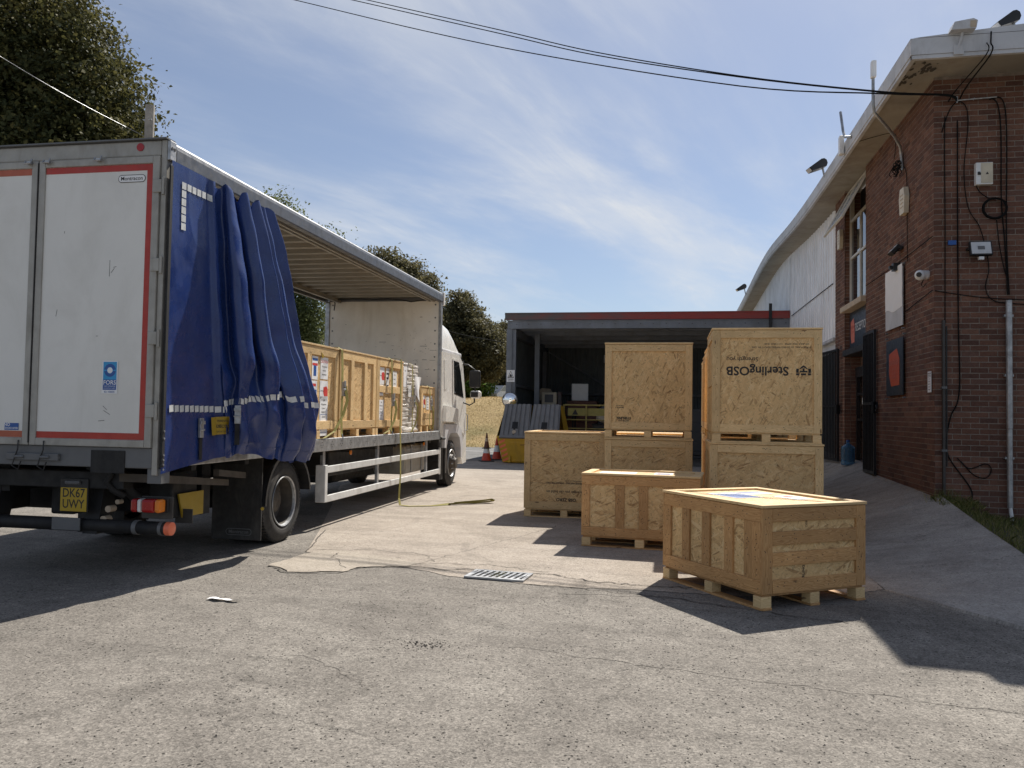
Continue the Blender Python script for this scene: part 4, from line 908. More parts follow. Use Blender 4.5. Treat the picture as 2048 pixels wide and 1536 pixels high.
def blob(rx, ry, rz, amp, seed, n=14):
    rg = random.Random(seed); ph = [rg.uniform(0, 6) for _ in range(6)]
    def f(s, q):
        a = s*6.2832; e = (q-.5)*math.pi; k = 1+amp*(math.sin(3*a+ph[0]+q*5)+math.sin(5*a-ph[1]+q*9)*.6+math.sin(7*q*3+ph[2]+a)*.5)
        return (rx*math.cos(a)*math.cos(e)*k, ry*math.sin(a)*math.cos(e)*k, rz*(math.sin(e)*k+1))
    b = MB(); b.grid(f, n*2, n); return b
smoothobj(single('rubbish_bag', 'pale rubbish bag lying on the dark wheeled bin', 'bag', blob(.42, .3, .2, .09, 3), 'cream', (-1.95, 26.3, 1.2)), 60)
smoothobj(single('rubbish_bag', 'grey rubbish bag heaped over the pale one', 'bag', blob(.26, .24, .13, .1, 5), 'cabgrey', (-2.05, 26.3, 1.52)), 60)

# ------------------------------------------------------------------ covered skip and cones
t = thing('covered_skip', 'yellow skip with sloping grey ribbed lids and hazard stripes', 'skip', (-5.03, 23.55, 0))
b = MB()
def skipbody():
    F = [(.10, .06, .03), (1.86, .06, .03), (2.0, -.06, .80), (-.06, -.06, .80)]; K = [(.10, .95, .03), (1.86, .95, .03), (2.0, 1.1, .80), (-.06, 1.1, .80)]
    b.face(F); b.face(K[::-1]); b.face([F[1], K[1], K[2], F[2]]); b.face([K[0], F[0], F[3], K[3]]); b.face([F[0], K[0], K[1], F[1]])
    b.face([(1.78, .38, 1.76), (1.80, .98, 1.76), (2.0, 1.1, .80), (2.0, -.06, .80)]); b.face([(.12, .38, 1.76), (.10, .98, 1.76), (-.06, 1.1, .8), (-.06, -.06, .8)])
    b.face([(.10, .98, 1.76), (1.80, .98, 1.76), (2.0, 1.1, .8), (-.06, 1.1, .8)]); b.face([(.12, .38, 1.76), (1.78, .38, 1.76), (1.80, .98, 1.76), (.10, .98, 1.76)])
    b.box(-.06, 2.0, -.09, -.055, .76, .82); b.box(.30, .36, -.03, .02, .03, .22); b.box(1.6, 1.66, -.03, .02, .03, .22); b.box(.35, 1.6, -.05, .0, .62, .65); b.box(.40, 1.56, .02, .05, .08, .11)
skipbody(); obj('body', b, 'skip', t)
def lidm(x0, x1):
    b = MB(); top, bot = Vector((0, .36, 1.79)), Vector((0, -.13, .80)); L = bot-top; nrm = Vector((0, -L.z, L.y)).normalized()*-1
    nrm = Vector((0, -.9, .44)).normalized()
    def P(s, q, h): 
        xs = x0+(x1-x0)*s; xs += (-.07*(1-s) + .02*s)*q; return (xs, top.y+L.y*q+nrm.y*h, top.z+L.z*q+nrm.z*h)
    n = 6
    for i in range(n):
        a, c = i/n, (i+1)/n; rib = .03/(x1-x0)
        for (s0, h0), (s1, h1) in (((a, .0), (c-rib*1.6, .0)), ((c-rib*1.6, .0), (c-rib*1.2, -.028)), ((c-rib*1.2, -.028), (c-rib*.3, -.028)), ((c-rib*.3, -.028), (c, 0))):
            for q0, q1 in ((0, .15), (.15, .5), (.5, .96)): b.face([P(s0, q0, h0), P(s1, q0, h1), P(s1, q1, h1-.004*(q1 > .5)), P(s0, q1, h0-.004*(q1 > .5))])
    b.face([P(0, .96, .02), P(1, .96, .02), P(1, 1.03, .02), P(0, 1.03, .02)]); b.face([P(0, 1.03, .02), P(1, 1.03, .02), P(1, 1.03, -.05), P(0, 1.03, -.05)]); b.face([P(0, 0, 0), P(0, 1, 0), P(0, 1, -.06), P(0, 0, -.06)]); b.face([P(1, 0, 0), P(1, 1, 0), P(1, 1, -.06), P(1, 0, -.06)])
    return b, P
for k, (x0, x1) in enumerate(((.10, .915), (.985, 1.80))):
    b, P = lidm(x0, x1); l = obj('lid', b, 'skiplid', t)
    b = MB(); c = P(.47, .85, .012); b.lathe([(0, .0), (0, .055), (-.01, .06)], 16, Matrix.Translation(c) @ Vector((0, -.9, .44)).to_track_quat('Z', 'Y').to_matrix().to_4x4()); obj('badge', b, 'stone', l)
    b = MB(); q = [P(.38, .55, .006), P(.58, .55, .006), P(.58, .74, .006), P(.38, .74, .006)]; b.face(q); b.face([P(.36, .74, .005), P(.60, .74, .005), P(.60, .78, -.02), P(.36, .78, -.02)]); obj('handle_recess', b, 'chassis', l)
b = MB()
def onfront(x, z): q = (z-.03)/.77; return (x, .06-.12*q-.004, z)
b2 = MB()
for k in range(5):
    z0 = .10+k*.135
    x0 = lambda z: .10-.16*(z-.03)/.77+.03
    b.face([onfront(x0(z0), z0-.06), onfront(x0(z0)+.18, z0+.02), onfront(x0(z0)+.18, z0+.09), onfront(x0(z0)+.0, z0+.01)])
sp_ = obj('hazard_stripe', b, 'lens_orange', t); sp_['label'] = 'red and orange diagonal stripes'
b2 = MB(); b2.text('SKIP HIRE', .07, frame(onfront(.8, .56), *FE), bold=.01); obj('lettering', b2, 'conedark', t)
def cone(label, loc, stacked=False):
    t = thing('traffic_cone', label, 'traffic cone', loc, rotz=random.random(), group='traffic cones beside the skip')
    def part(name, z0, r0, z1, r1, mat, base=False):
        b = MB(); b.lathe([(z0, r0), (z1, r1)], 20); return smoothobj(obj(name, b, mat, t), 60)
    b = MB(); b.box(-.21, .21, -.21, .21, 0, .035); obj('base', b, 'rubber', t, bevel=.02)
    part('lower_band', .035, .155, .26, .105, 'cone'); part('white_sleeve', .26, .108, .46, .066, 'conewhite')
    if not stacked: part('upper_band', .46, .066, .70, .026, 'cone'); b = MB(); b.lathe([(.70, .026), (.705, .02), (.70, 0)], 14); obj('tip', b, 'cone', t)
    else: part('upper_band', .46, .066, .5, .058, 'cone')
    return t
cone('orange cone with white sleeve carrying a dirty second cone', (-5.56, 24.2, 0), True)
cone('single orange cone with white sleeve close to the skip', (-5.45, 25.2, 0))
t = thing('traffic_cone', 'dirty brown cone stacked upside up on another cone', 'traffic cone', (-5.56, 24.2, .0), group='traffic cones beside the skip')
b = MB(); b.box(-.125, .125, -.125, .125, .40, .425); obj('base', b, 'rubber', t, bevel=.015)
b = MB(); b.lathe([(.425, .088), (.62, .055)], 18); smoothobj(obj('lower_band', b, 'conedark', t)); b = MB(); b.lathe([(.62, .057), (.72, .04)], 18); smoothobj(obj('sleeve', b, 'stone', t)); b = MB(); b.lathe([(.72, .04), (.88, .016), (.88, 0)], 18); smoothobj(obj('tip', b, 'conedark', t))

# ------------------------------------------------------------------ wooden crates
BWD = .095
def facem(W, D, f):
    return {'front': (frame((-W/2, -D/2, 0), (1, 0, 0), (0, 0, 1)), W), 'right': (frame((W/2, -D/2, 0), (0, 1, 0), (0, 0, 1)), D),
            'back': (frame((W/2, D/2, 0), (-1, 0, 0), (0, 0, 1)), W), 'left': (frame((-W/2, D/2, 0), (0, -1, 0), (0, 0, 1)), D)}[f]
PH, CT = .125, .021
def crate(label, W, D, H, loc, rot=0., styles=None, pine='pine', group='wooden shipping crates', lid=True, bw=BWD, runners='x', name='wooden_crate'):
    t = thing(name, label, 'crate', loc, rot, group)
    st = {'front': ('A',), 'back': ('A',), 'left': ('A',), 'right': ('A',)}; st.update(styles or {})
    z0, z1 = PH, H-.028
    # pallet: three runners, nine blocks, deck
    for k in (-1, 0, 1):
        b = MB()
        if runners == 'x': y = k*(D/2-.05); b.box(-W/2, W/2, y-.05, y+.05, 0, .018)
        else: x = k*(W/2-.05); b.box(x-.05, x+.05, -D/2, D/2, 0, .018)
        obj('skid_board', b, pine, t, bevel=.002, segs=1)
        for j in (-1, 0, 1):
            x, y = (j*(W/2-.055), k*(D/2-.05)) if runners == 'x' else (k*(W/2-.05), j*(D/2-.055))
            b = MB(); b.box(x-.05, x+.05, y-.048, y+.048, .018, PH-.02); obj('pallet_block', b, 'pine', t, bevel=.002, segs=1)
    b = MB(); b.box(-W/2+.02, W/2-.02, -D/2+.02, D/2-.02, PH-.02, PH); obj('deck', b, pine, t)
    for f, s in st.items():
        M0, w = facem(W, D, f); fr = f in ('front', 'back'); a0, a1 = (0, w) if fr else (CT+.001, w-CT-.001)
        b = MB(); b.box(CT if fr else CT*2, w-CT if fr else w-CT*2, z0+.002, z1-.001, -CT-.012, -CT, M=M0); obj('panel', b, 'osb', t)
        bd = []
        if s[0] == 'A':
            bd += [(a0, a0+bw, z0, z1, 1), (a1-bw, a1, z0, z1, 1), (a0+bw+.001, a1-bw-.001, z1-bw, z1, 0), (a0+bw+.001, a1-bw-.001, z0, z0+bw, 0)]
            for c in s[1:]: bd.append((a0+bw+.001, a1-bw-.001, z0+(z1-z0)*c-bw/2, z0+(z1-z0)*c+bw/2, 0))
        else:
            bd += [(a0, a1, z1-bw, z1, 0), (a0, a1, z0, z0+bw, 0), (a0, a0+bw*.9, z0+bw+.001, z1-bw-.001, 1), (a1-bw*.9, a1, z0+bw+.001, z1-bw-.001, 1)]
            for c in s[1:]:
                if c >= 10: bd.append((a0+bw, a1-bw, z0+(z1-z0)*(c-10)-bw/2, z0+(z1-z0)*(c-10)+bw/2, 0))
                else: bd.append((a0+(a1-a0)*c-bw/2, a0+(a1-a0)*c+bw/2, z0+bw+.001, z1-bw-.001, 1))
        for u0, u1, za, zb, _ in bd:
            j = random.uniform(-.002, .001); b = MB(); b.box(u0, u1, za, zb, -CT, j, M=M0)
            o = obj('frame_board', b, pine, t, bevel=.0022, segs=1)
            nl = MB()
            for q in range(2 if u1-u0 < .2 and zb-za < .2 else 9):
                uu = random.uniform(u0+.02, u1-.02); zz = random.uniform(za+.02, zb-.02); r = .0048
                nl.face([M0 @ Vector((uu+math.cos(a)*r, zz+math.sin(a)*r, j+.0012)) for a in (0, 1.05, 2.1, 3.14, 4.2, 5.25)])
            obj('nail_heads', nl, 'ink', o, kind='stuff')
    if lid:
        e = .008; zl = H-.026
        b = MB(); b.box(-W/2+.01, W/2-.01, -D/2+.01, D/2-.01, zl, zl+.008); obj('lid_panel', b, 'osb', t)
        for x0, x1, y0, y1 in ((-W/2-e, W/2+e, -D/2-e, -D/2+.085), (-W/2-e, W/2+e, D/2-.085, D/2+e), (-W/2-e, -W/2+.085, -D/2+.086, D/2-.086), (W/2-.085, W/2+e, -D/2+.086, D/2-.086)):
            b = MB(); b.box(x0, x1, y0, y1, zl+.004, H); obj('lid_board', b, 'pine', t, bevel=.002, segs=1)
    t['_d'] = 0; del t['_d']
    return t
def label_paper(t, M0, u, z, w, h, lines=(), logo=None, d=.004, blocks=(), name='paper_label', rect=None):
    """a printed sheet stuck on a crate face; (u, z) is its centre on the face"""
    Mc = M0 @ Matrix.Translation((u, z, 0)); b = MB(); b.box(-w/2, w/2, -h/2, h/2, d-.002, d, M=Mc); p = obj(name, b, 'paper', t)
    b = MB(); e = d+.001
    def T(x, y): return Mc @ Matrix.Translation((x, y, e))
    for s_, size, x, y, k in lines: b.text(s_, size, T(x, y), k, bold=.006)
    for x0, x1, y0, y1, k in blocks: b.face([T(*q) @ Vector((0, 0, 0)) for q in ((x0, y0), (x1, y0), (x1, y1), (x0, y1))], mi=k)
    if rect:
        x0, x1, y0, y1 = rect; g = .005
        for q in ((x0, x1, y0, y0+g), (x0, x1, y1-g, y1), (x0, x0+g, y0, y1), (x1-g, x1, y0, y1)): b.face([T(*c) @ Vector((0, 0, 0)) for c in ((q[0], q[2]), (q[1], q[2]), (q[1], q[3]), (q[0], q[3]))], mi=2)
    if logo:
        x, y, s_ = logo; b.face([T(x+px*s_, y+py*s_) @ Vector((0, 0, .0)) for px, py in cr], mi=1)
    if b.f: obj('print', b, ['ink', 'red', 'blue', 'cyan'], p)
    return p
# the near crate, set at an angle
ang = R(35.5)
F0 = Vector((.712, 6.512, 0)); U = Vector((math.cos(ang), math.sin(ang), 0)); V = Vector((-math.sin(ang), math.cos(ang), 0))
W_, D_ = 1.10, 1.32
c1 = crate('nearest low crate standing at an angle, with blue and white papers on its lid', W_, D_, .815, F0+U*W_/2+V*D_/2, ang, {'front': ('A', .40, .645), 'left': ('B', .25, .47, .70, .89)}, 'pine_warm', runners='y', bw=.105)
M0, w = facem(W_, D_, 'front')
b = MB(); b.text('STERLING', .035, M0 @ Matrix.Translation((.44, .25, -CT+.002)) @ Matrix.Rotation(R(90), 4, 'Z'), bold=.02); b.text('OSB3', .03, M0 @ Matrix.Translation((.47, .66, -CT+.002)) @ Matrix.Rotation(R(90), 4, 'Z')); obj('stencil_print', b, 'ink', c1, kind='stuff')
Mt = frame((0, 0, .815-.015), (1, 0, 0), (0, 1, 0))
label_paper(c1, Mt, -.12, .18, .30, .42, d=.0, blocks=((-.13, .13, -.19, .05, 2), (-.13, .13, .07, .12, 2)), lines=(('TOP LOAD', .04, 0, .16, 0),))
label_paper(c1, Mt, .20, .30, .30, .21, d=.0, blocks=((-.13, .13, .02, .09, 2),)); label_paper(c1, Mt, .28, -.12, .21, .30, d=.0, logo=(0, .06, .2), lines=(('THIS WAY UP', .03, 0, -.09, 0),))
# the middle crate
ang = R(-4.7); W_, D_ = 1.32, .80; F0 = Vector((-.983, 9.177, 0)); U = Vector((math.cos(ang), math.sin(ang), 0)); V = Vector((-math.sin(ang), math.cos(ang), 0))
c2 = crate('low warm brown crate in the middle with two papers on its lid', W_, D_, .835, F0+U*W_/2+V*D_/2, ang, {'front': ('B', .33, .53, .74), 'left': ('A', .5)}, 'pine_warm', bw=.10)
Mt = frame((0, 0, .82), (1, 0, 0), (0, 1, 0))
label_paper(c2, Mt, -.30, .0, .42, .30, d=.0, lines=(('FRAGILE', .07, 0, .05, 2), ('HANDLE WITH CARE', .035, 0, -.06, 2))); label_paper(c2, Mt, .22, .08, .21, .30, d=.0, blocks=((-.07, .07, .0, .05, 1), (-.08, .08, -.1, -.02, 2)))
# tall crate at the left end
c3 = crate('tall pale crate at the left end with upside down black print low on it', 1.18, 1.18, 1.24, (-2.085+.59, 11.55+.59, 0), R(0), {'front': ('B',), 'left': ('B', .5)}, bw=.10)
M0, w = facem(1.18, 1.18, 'front')
def inverted(t, M0, rows, mat='ink', d=.0015):
    b = MB()
    for s_, size, u, z, al, bo in rows: b.text(s_, size, M0 @ Matrix.Translation((u, z, -CT+d)) @ Matrix.Rotation(R(180), 4, 'Z'), align=al, bold=bo)
    return obj('stencil_print', b, mat, t, kind='stuff')
inverted(c3, M0, (('STERLING', .05, 1.06, .27, 'RIGHT', .02), ('OSB ZERO', .062, .62, .262, 'CENTER', .035), ('Strength you can build on', .052, .60, .375, 'CENTER', .012), ('STERLING OSB ZERO   STERLING OSB ZERO', .028, .60, .505, 'CENTER', .02), ('STRUCTURAL CE EN 300', .022, .72, .535, 'CENTER', .01)))
b = MB()
for k in range(3): b.box(.09, .98, .49+k*.0, .4935, -CT+.0005, -CT+.0012, M=M0); break
obj('stencil_line', b, 'ink', c3)
# left stack
LS = (-.90+.605, 11.36+.62)
c4 = crate('lower crate of the left stack, right behind the middle crate', 1.21, 1.24, 1.18, (LS[0], LS[1], 0), 0, {'front': ('A',)})
c5 = crate('upper crate of the left stack, plain pale board front', 1.21, 1.15, 1.345, (LS[0]-.01, LS[1]-.045, 1.18), 0, {'front': ('A',)})
M0, w = facem(1.21, 1.15, 'front'); inverted(c5, M0, (('FIRE & CO', .022, .21, .455, 'CENTER', .02), ('SMARTPLY', .026, .21, .43, 'CENTER', .02), ('OSB', .02, 1.06, .44, 'CENTER', .02), ('STERLING', .045, .27, .28, 'CENTER', .05), ('ZERO ADDED', .025, .27, .245, 'CENTER', .03)))
# right stack with the big lettering
RS = (.503+.64, 10.1+.66)
c6 = crate('lower crate of the right stack, right behind the nearest crate', 1.32, 1.34, 1.19, (RS[0]-.0, RS[1], 0), R(-.3), {'front': ('A',)})
c7 = crate('upper crate of the right stack with large upside down lettering', 1.28, 1.30, 1.40, (RS[0], RS[1]-.01, 1.19), 0, {'front': ('A',), 'left': ('A', .5)})
M0, w = facem(1.28, 1.30, 'front')
inverted(c7, M0, (('SterlingOSB', .150, .90, .88, 'LEFT', .022), ('Strength you', .072, .545, 1.02, 'LEFT', .008), ('STRUCTURAL 2H CE 0502 WF05E3 06/R2+1 EN 1300', .030, 1.155, 1.165, 'LEFT', .006), ('03 UKCA 0020 20PV4   11/11/2020 18:20', .030, 1.13, 1.205, 'LEFT', .006)))
b = MB(); S0 = M0 @ Matrix.Translation((1.07, .885, -CT+.0015)) @ Matrix.Rotation(R(180), 4, 'Z')
for poly in ([(-.085, .06), (-.05, .06), (-.05, .035), (-.085, .035)], [(-.03, .06), (.03, .06), (.03, .035), (-.03, .035)], [(.05, .06), (.085, .06), (.085, .035), (.05, .035)], [(-.085, .03), (-.055, .03), (-.055, -.01), (-.02, -.05), (0, -.06), (0, -.035), (-.03, -.02), (-.085, -.02)], [(.085, .03), (.055, .03), (.055, -.01), (.02, -.05), (0, -.06), (0, -.035), (.03, -.02), (.085, -.02)], [(-.045, .025), (.045, .025), (.045, .005), (-.045, .005)], [(-.012, .005), (.012, .005), (.012, -.025), (-.012, -.025)]): b.face([S0 @ Vector((*p, 0)) for p in poly])
obj('emblem_print', b, 'ink', c7, kind='stuff')
# stacks further back
for k in range(3):
    y = 12.78+k*1.46+.0; g_ = ('first', 'second', 'third')[k]
    crate('lower crate of the %s stack behind the lettered crate' % g_, 1.24, 1.30, 1.19, (.56+.62+.03*k, y, 0), 0, {'left': ('B', .5)}, 'pine_warm' if k % 2 else 'pine')
    crate('upper crate of the %s stack behind the lettered crate' % g_, 1.24, 1.28, 1.36, (.55+.62+.03*k, y, 1.19), 0, {'left': ('B', .35, .65)}, 'pine_warm' if k % 2 else 'pine')
def pallet(label, loc, rot, W=1.2, D=1.0):
    t = thing('wooden_pallet', label, 'pallet', loc, rot, 'loose pallets stacked behind the left crates')
    for k in range(7): y = -D/2+k*(D-.1)/6; b = MB(); b.box(-W/2, W/2, y, y+.1, .122, .144); obj('deck_board', b, 'pine', t)
    for k in (-1, 0, 1):
        b = MB(); b.box(k*(W/2-.05)-.05, k*(W/2-.05)+.05, -D/2, D/2, .1, .122); obj('stringer', b, 'pine', t)
        b = MB(); b.box(-W/2, W/2, k*(D/2-.05)-.05, k*(D/2-.05)+.05, 0, .02); obj('skid_board', b, 'pine', t)
        for j in (-1, 0, 1): b = MB(); b.box(j*(W/2-.07)-.07, j*(W/2-.07)+.07, k*(D/2-.05)-.045, k*(D/2-.05)+.045, .02, .1); obj('pallet_block', b, 'pine', t)
for k in range(8): pallet(('lowest', 'second lowest', 'third from the ground', 'fourth from the ground', 'fifth from the ground', 'third from the top', 'second from the top', 'topmost')[k]+' pallet of the pile behind the left stack', (-.28+random.uniform(-.02, .02), 13.5+random.uniform(-.02, .02), k*.1535), random.uniform(-.02, .02))

# ------------------------------------------------------------------ the lorry (local: x right, y forward, z up; right side at x = 0, rear at y = 0)
TL = (-4.20, 6.0, 0); TR = R(.6)
truck = thing('delivery_truck', 'white curtain sided lorry with its blue curtain pulled back, crates on its bed', 'truck', TL, TR)
BL, BW, ZT, ZB = 8.70, 2.30, 3.77, 1.13
def part(name, b, mats, parent=truck, smooth=0, **k):
    o = obj(name, b, mats, parent, **k)
    return smoothobj(o, smooth) if smooth else o
def tbox(name, mat, *a, parent=truck, **k): b = MB(); b.box(*a); return part(name, b, mat, parent, **k)
# rear frame and doors
tbox('rear_header', 'alu', -BW, -.052, .0, .12, 3.635, ZT, bevel=.012)
b = MB(); b.box(-BW-.02, .012, -.03, .10, ZT+.002, ZT+.014); part('header_cap', b, 'cabgrey')
tbox('corner_post', 'alu', -.05, 0, .0, .12, .93, ZT-.001, bevel=.006); tbox('corner_post', 'alu', -BW-.05, -BW-.001, .0, .12, .93, ZT-.001, bevel=.006)
b = MB(); b.box(.002, .03, .004, .09, 3.60, 3.765); cbk = part('corner_bracket', b, 'galv', bevel=.004)
b = MB()
for y in (.03, .065): b.cyl((.028, y, 3.70), (.033, y, 3.70), .014, n=10)
part('bracket_hole', b, 'black', cbk, kind='stuff')
b = MB(); b.cyl((-.25, -.001, 3.715), (-.25, -.006, 3.715), .035, n=14); part('marker_lamp', b, 'lens_red')
def door(x0, x1, tape, right):
    d = tbox('rear_door', 'alu', x0, x1, .0, .03, 1.16, 3.63); fw = .062
    for q in ((x0, x0+fw, 1.16, 3.63), (x1-fw, x1, 1.16, 3.63), (x0+fw, x1-fw, 3.63-fw, 3.63), (x0+fw, x1-fw, 1.16, 1.16+fw)): tbox('door_frame', 'alu', q[0], q[1], -.022, -.0005, q[2], q[3], parent=d, bevel=.006)
    tbox('door_panel', 'white', x0+fw, x1-fw, -.008, -.0007, 1.16+fw, 3.63-fw, parent=d)
    a, c, z0, z1, tw = x0+fw+.002, x1-fw-.002, 1.16+fw+.002, 3.63-fw-.002, .055
    tp = [(a, c, z1-tw, z1), (a, c, z0, z0+tw)]
    if right: tp.append((c-tw, c, z0+tw, z1-tw))
    b = MB()
    for q in tp: b.box(q[0], q[1], -.0105, -.0085, q[2], q[3])
    part('reflective_tape', b, tape, d); return d
dr = door(-1.215, -.052, 'redtape', True); dl = door(-BW+.002, -1.225, 'orangetape', False)
b = MB(); b.box(-1.222, -1.216, -.03, -.0, 1.18, 3.61); part('door_seal', b, 'rubber', dr)
for z in (3.37, 2.70, 2.08, 1.47):
    b = MB(); b.box(-.105, -.022, -.032, -.0225, z-.055, z+.055); b.cyl((-.012, -.02, z-.075), (-.012, -.02, z+.075), .013, n=8); part('hinge', b, 'alu', dr, bevel=.004)
FDR = frame
MD = lambda x, z, d=.0115: frame((x, -d, z), (1, 0, 0), (0, 0, 1))
b = MB(); M0 = MD(-.315, 3.445)
def oval(b, M0, w, h, mi, z): b.face([M0 @ Vector((math.copysign(w/2-h/2, math.cos(q))+math.cos(q)*h/2, math.sin(q)*h/2, z)) for q in np.linspace(.001, 6.28, 40)], mi=mi)
oval(b, M0, .26, .066, 0, 0); oval(b, M0, .25, .056, 1, .0006); b.text('Montracon', .047, M0 @ Matrix.Translation((0, 0, .0012)), 0, sx=1., bold=.012); part('maker_badge', b, ['ink', 'paper'], dr)
b = MB(); M0 = MD(-.46, 1.75)
def rc(b, M0, x0, x1, y0, y1, mi, z): b.face([M0 @ Vector(p) for p in ((x0, y0, z), (x1, y0, z), (x1, y1, z), (x0, y1, z))], mi=mi)
rc(b, M0, -.075, .075, -.14, .14, 0, 0); rc(b, M0, -.064, .064, -.02, .13, 1, .0005); rc(b, M0, -.064, .064, -.108, -.02, 2, .0005)
def ringd(b, M0, cx, cy, r0, r1, mi, z, a0=0, a1=6.2832, n=24):
    for i in range(n):
        p, q = a0+(a1-a0)*i/n, a0+(a1-a0)*(i+1)/n; b.face([M0 @ Vector((cx+math.cos(t)*r, cy+math.sin(t)*r, z)) for t, r in ((p, r0), (q, r0), (q, r1), (p, r1))], mi=mi)
ringd(b, M0, 0, .058, .028, .055, 2, .001, .12, 3.02); ringd(b, M0, 0, .058, .028, .055, 2, .001, 3.26, 6.16); ringd(b, M0, 0, .058, .0, .025, 0, .001)
b.text('FORS', .052, M0 @ Matrix.Translation((0, -.047, .0012)), 0, bold=.012); b.text('FLEET OPERATOR', .014, M0 @ Matrix.Translation((0, -.077, .0012)), 0); b.text('RECOGNITION SCHEME', .0105, M0 @ Matrix.Translation((0, -.094, .0012)), 0); b.text('ID: 102030', .022, M0 @ Matrix.Translation((0, -.125, .0012)), 2, bold=.01); part('fleet_sticker', b, ['paper', 'cyan', 'blue'], dr)
b = MB(); M0 = MD(-1.395, 1.315)
rc(b, M0, -.075, .065, -.03, .03, 1, 0); b.text('NO', .038, M0 @ Matrix.Translation((-.05, .015, .001)), 0, bold=.02); b.text('DUCKS GIVEN', .021, M0 @ Matrix.Translation((-.004, -.014, .001)), 0, bold=.02); part('slogan_sticker', b, ['paper', 'blue'], dl)
b = MB(); rg = random.Random(4)
for x, z, l, a in ((-.5, 2.68, .14, 1.57), (-.47, 2.66, .05, .9), (-.45, 2.69, .03, .2), (-.95, 3.0, .02, 1.5), (-1.0, 2.3, .06, 1.4), (-.5, 1.49, .05, -.7), (-.48, 1.45, .07, -.5), (-.53, 1.38, .06, .1), (-.6, 2.1, .02, 0)):
    M1 = MD(x, z, .0092) @ Matrix.Rotation(a, 4, 'Z'); rc(b, M1, -l/2, l/2, -.0018, .0018, 0, 0)
part('scuff_marks', b, 'ink', dr, kind='stuff')
for x in (-1.30, -1.12, -1.75, -.62):
    b = MB(); b.box(x-.02, x+.02, -.05, -.023, 3.60, 3.625); b.tube([(x-.03, -.045, 3.63), (x-.03, -.06, 3.60), (x+.03, -.06, 3.60), (x+.03, -.045, 3.64)], .007, 6); part('lock_keeper', b, 'galv')
# sill, locks, underside at the rear
tbox('rear_sill', 'cabgrey', -BW, -.052, .005, .14, .985, 1.159, bevel=.008); tbox('sill_plate', 'chassis', -.62, -.30, -.004, .004, .94, 1.13)
for x in (-1.33, -1.08, -2.0):
    b = MB(); b.box(x-.10, x+.16, -.03, .004, 1.03, 1.09); b.cyl((x, -.035, 1.06), (x+.08, -.035, 1.06), .016, n=8); l = part('door_lock', b, 'cabgrey', bevel=.006)
    b = MB(); b.tube([(x+.02, -.03, 1.20), (x+.03, -.045, 1.12), (x, -.04, 1.06), (x-.02, -.045, .98), (x+.04, -.045, .95), (x+.06, -.04, 1.02)], .006, 5); part('lock_cable', b, 'black', l)
tbox('cross_beam', 'chassis', -2.2, -.45, .2, .34, .78, .93, bevel=.01); tbox('post_foot', 'cabgrey', -.10, .03, .02, .14, .86, .985, bevel=.004)
for x in (-1.72, -.86): tbox('chassis_rail', 'chassis', x-.04, x+.04, .3, 10.6, .72, .97)
b = MB(); b.cyl((-2.30, .28, .45), (-.07, .28, .45), .058, n=18); bt = part('bumper_tube', b, 'chassis', smooth=50)
b = MB(); b.lathe([(0, 0), (0, .060), (.045, .058), (.05, .05), (.05, 0)], 20, frame((-.07, .28, .45), (0, 1, 0), (0, 0, 1))); part('end_cap', b, 'lens_orange', bt, smooth=40)
b = MB(); b.lathe([(0, .057), (0, .064), (.04, .064), (.04, .057)], 20, frame((-.38, .28, .45), (0, 1, 0), (0, 0, 1))); part('tube_clamp', b, 'cabgrey', bt, smooth=40)
b = MB(); b.lathe([(0, .057), (0, .062), (.03, .062), (.03, .057)], 20, frame((-.13, .28, .45), (0, 1, 0), (0, 0, 1))); part('tube_clamp', b, 'cabgrey', bt, smooth=40)
for x in (-1.85, -.80): b = MB(); b.prism([(.36, .97), (.55, .97), (.40, .38), (.24, .38)], 0, x-.07, x+.07); part('bumper_arm', b, 'chassis', bevel=.008)
tbox('bumper_bracket', 'cabgrey', -1.14, -.86, .19, .202, .41, .52, bevel=.004)
b = MB(); b.box(-1.06, -.785, .185, .20, .57, .865); pl = part('plate_holder', b, 'black', bevel=.006)
b = MB(); b.box(-1.053, -.792, .179, .184, .578, .785); pt_ = part('number_plate', b, 'yellow', pl, bevel=.004)
b = MB(); b.text('DK67', .108, frame((-.922, .1785, .735), *FE), sx=.86, bold=.012); b.text('UWY', .108, frame((-.922, .1785, .64), *FE), sx=.86, bold=.012); part('plate_lettering', b, 'ink', pl)
b = MB(); b.cyl((-1.0, .18, .83), (-.86, .18, .83), .018, n=8); part('plate_lamp', b, 'cabgrey', pl)
for s_ in (0, 1):
    x = lambda a: a if not s_ else -BW-a
    b = MB(); x0, x1 = sorted((x(-.30), x(.0))); b.box(x0, x1, .245, .258, .535, .73); lb = part('lamp_bracket', b, 'pipe', bevel=.006)
    for nm, m_, a0, a1 in (('tail_lens', 'lens_red', -.325, -.265), ('reverse_lens', 'conewhite', -.264, -.225), ('brake_lens', 'lens_red', -.224, -.10), ('indicator_lens', 'lens_amber', -.099, -.045)):
        q0, q1 = sorted((x(a0), x(a1))); b = MB(); b.box(q0, q1, .12, .22, .60, .715); part(nm, b, m_, lb, bevel=.022)
    q0, q1 = sorted((x(-.325), x(-.03))); b = MB(); b.box(q0, q1, .22, .234, .592, .722); part('lamp_back', b, 'black', lb, bevel=.01)
b = MB(); b.cyl((-.70, .28, .50), (-.70, .36, .50), .035, n=10); b.cyl((-.64, .26, .60), (-.64, .34, .60), .03, n=10); b.cyl((-.58, .3, .66), (-.58, .36, .66), .022, n=10); part('air_coupling', b, ['stone'])
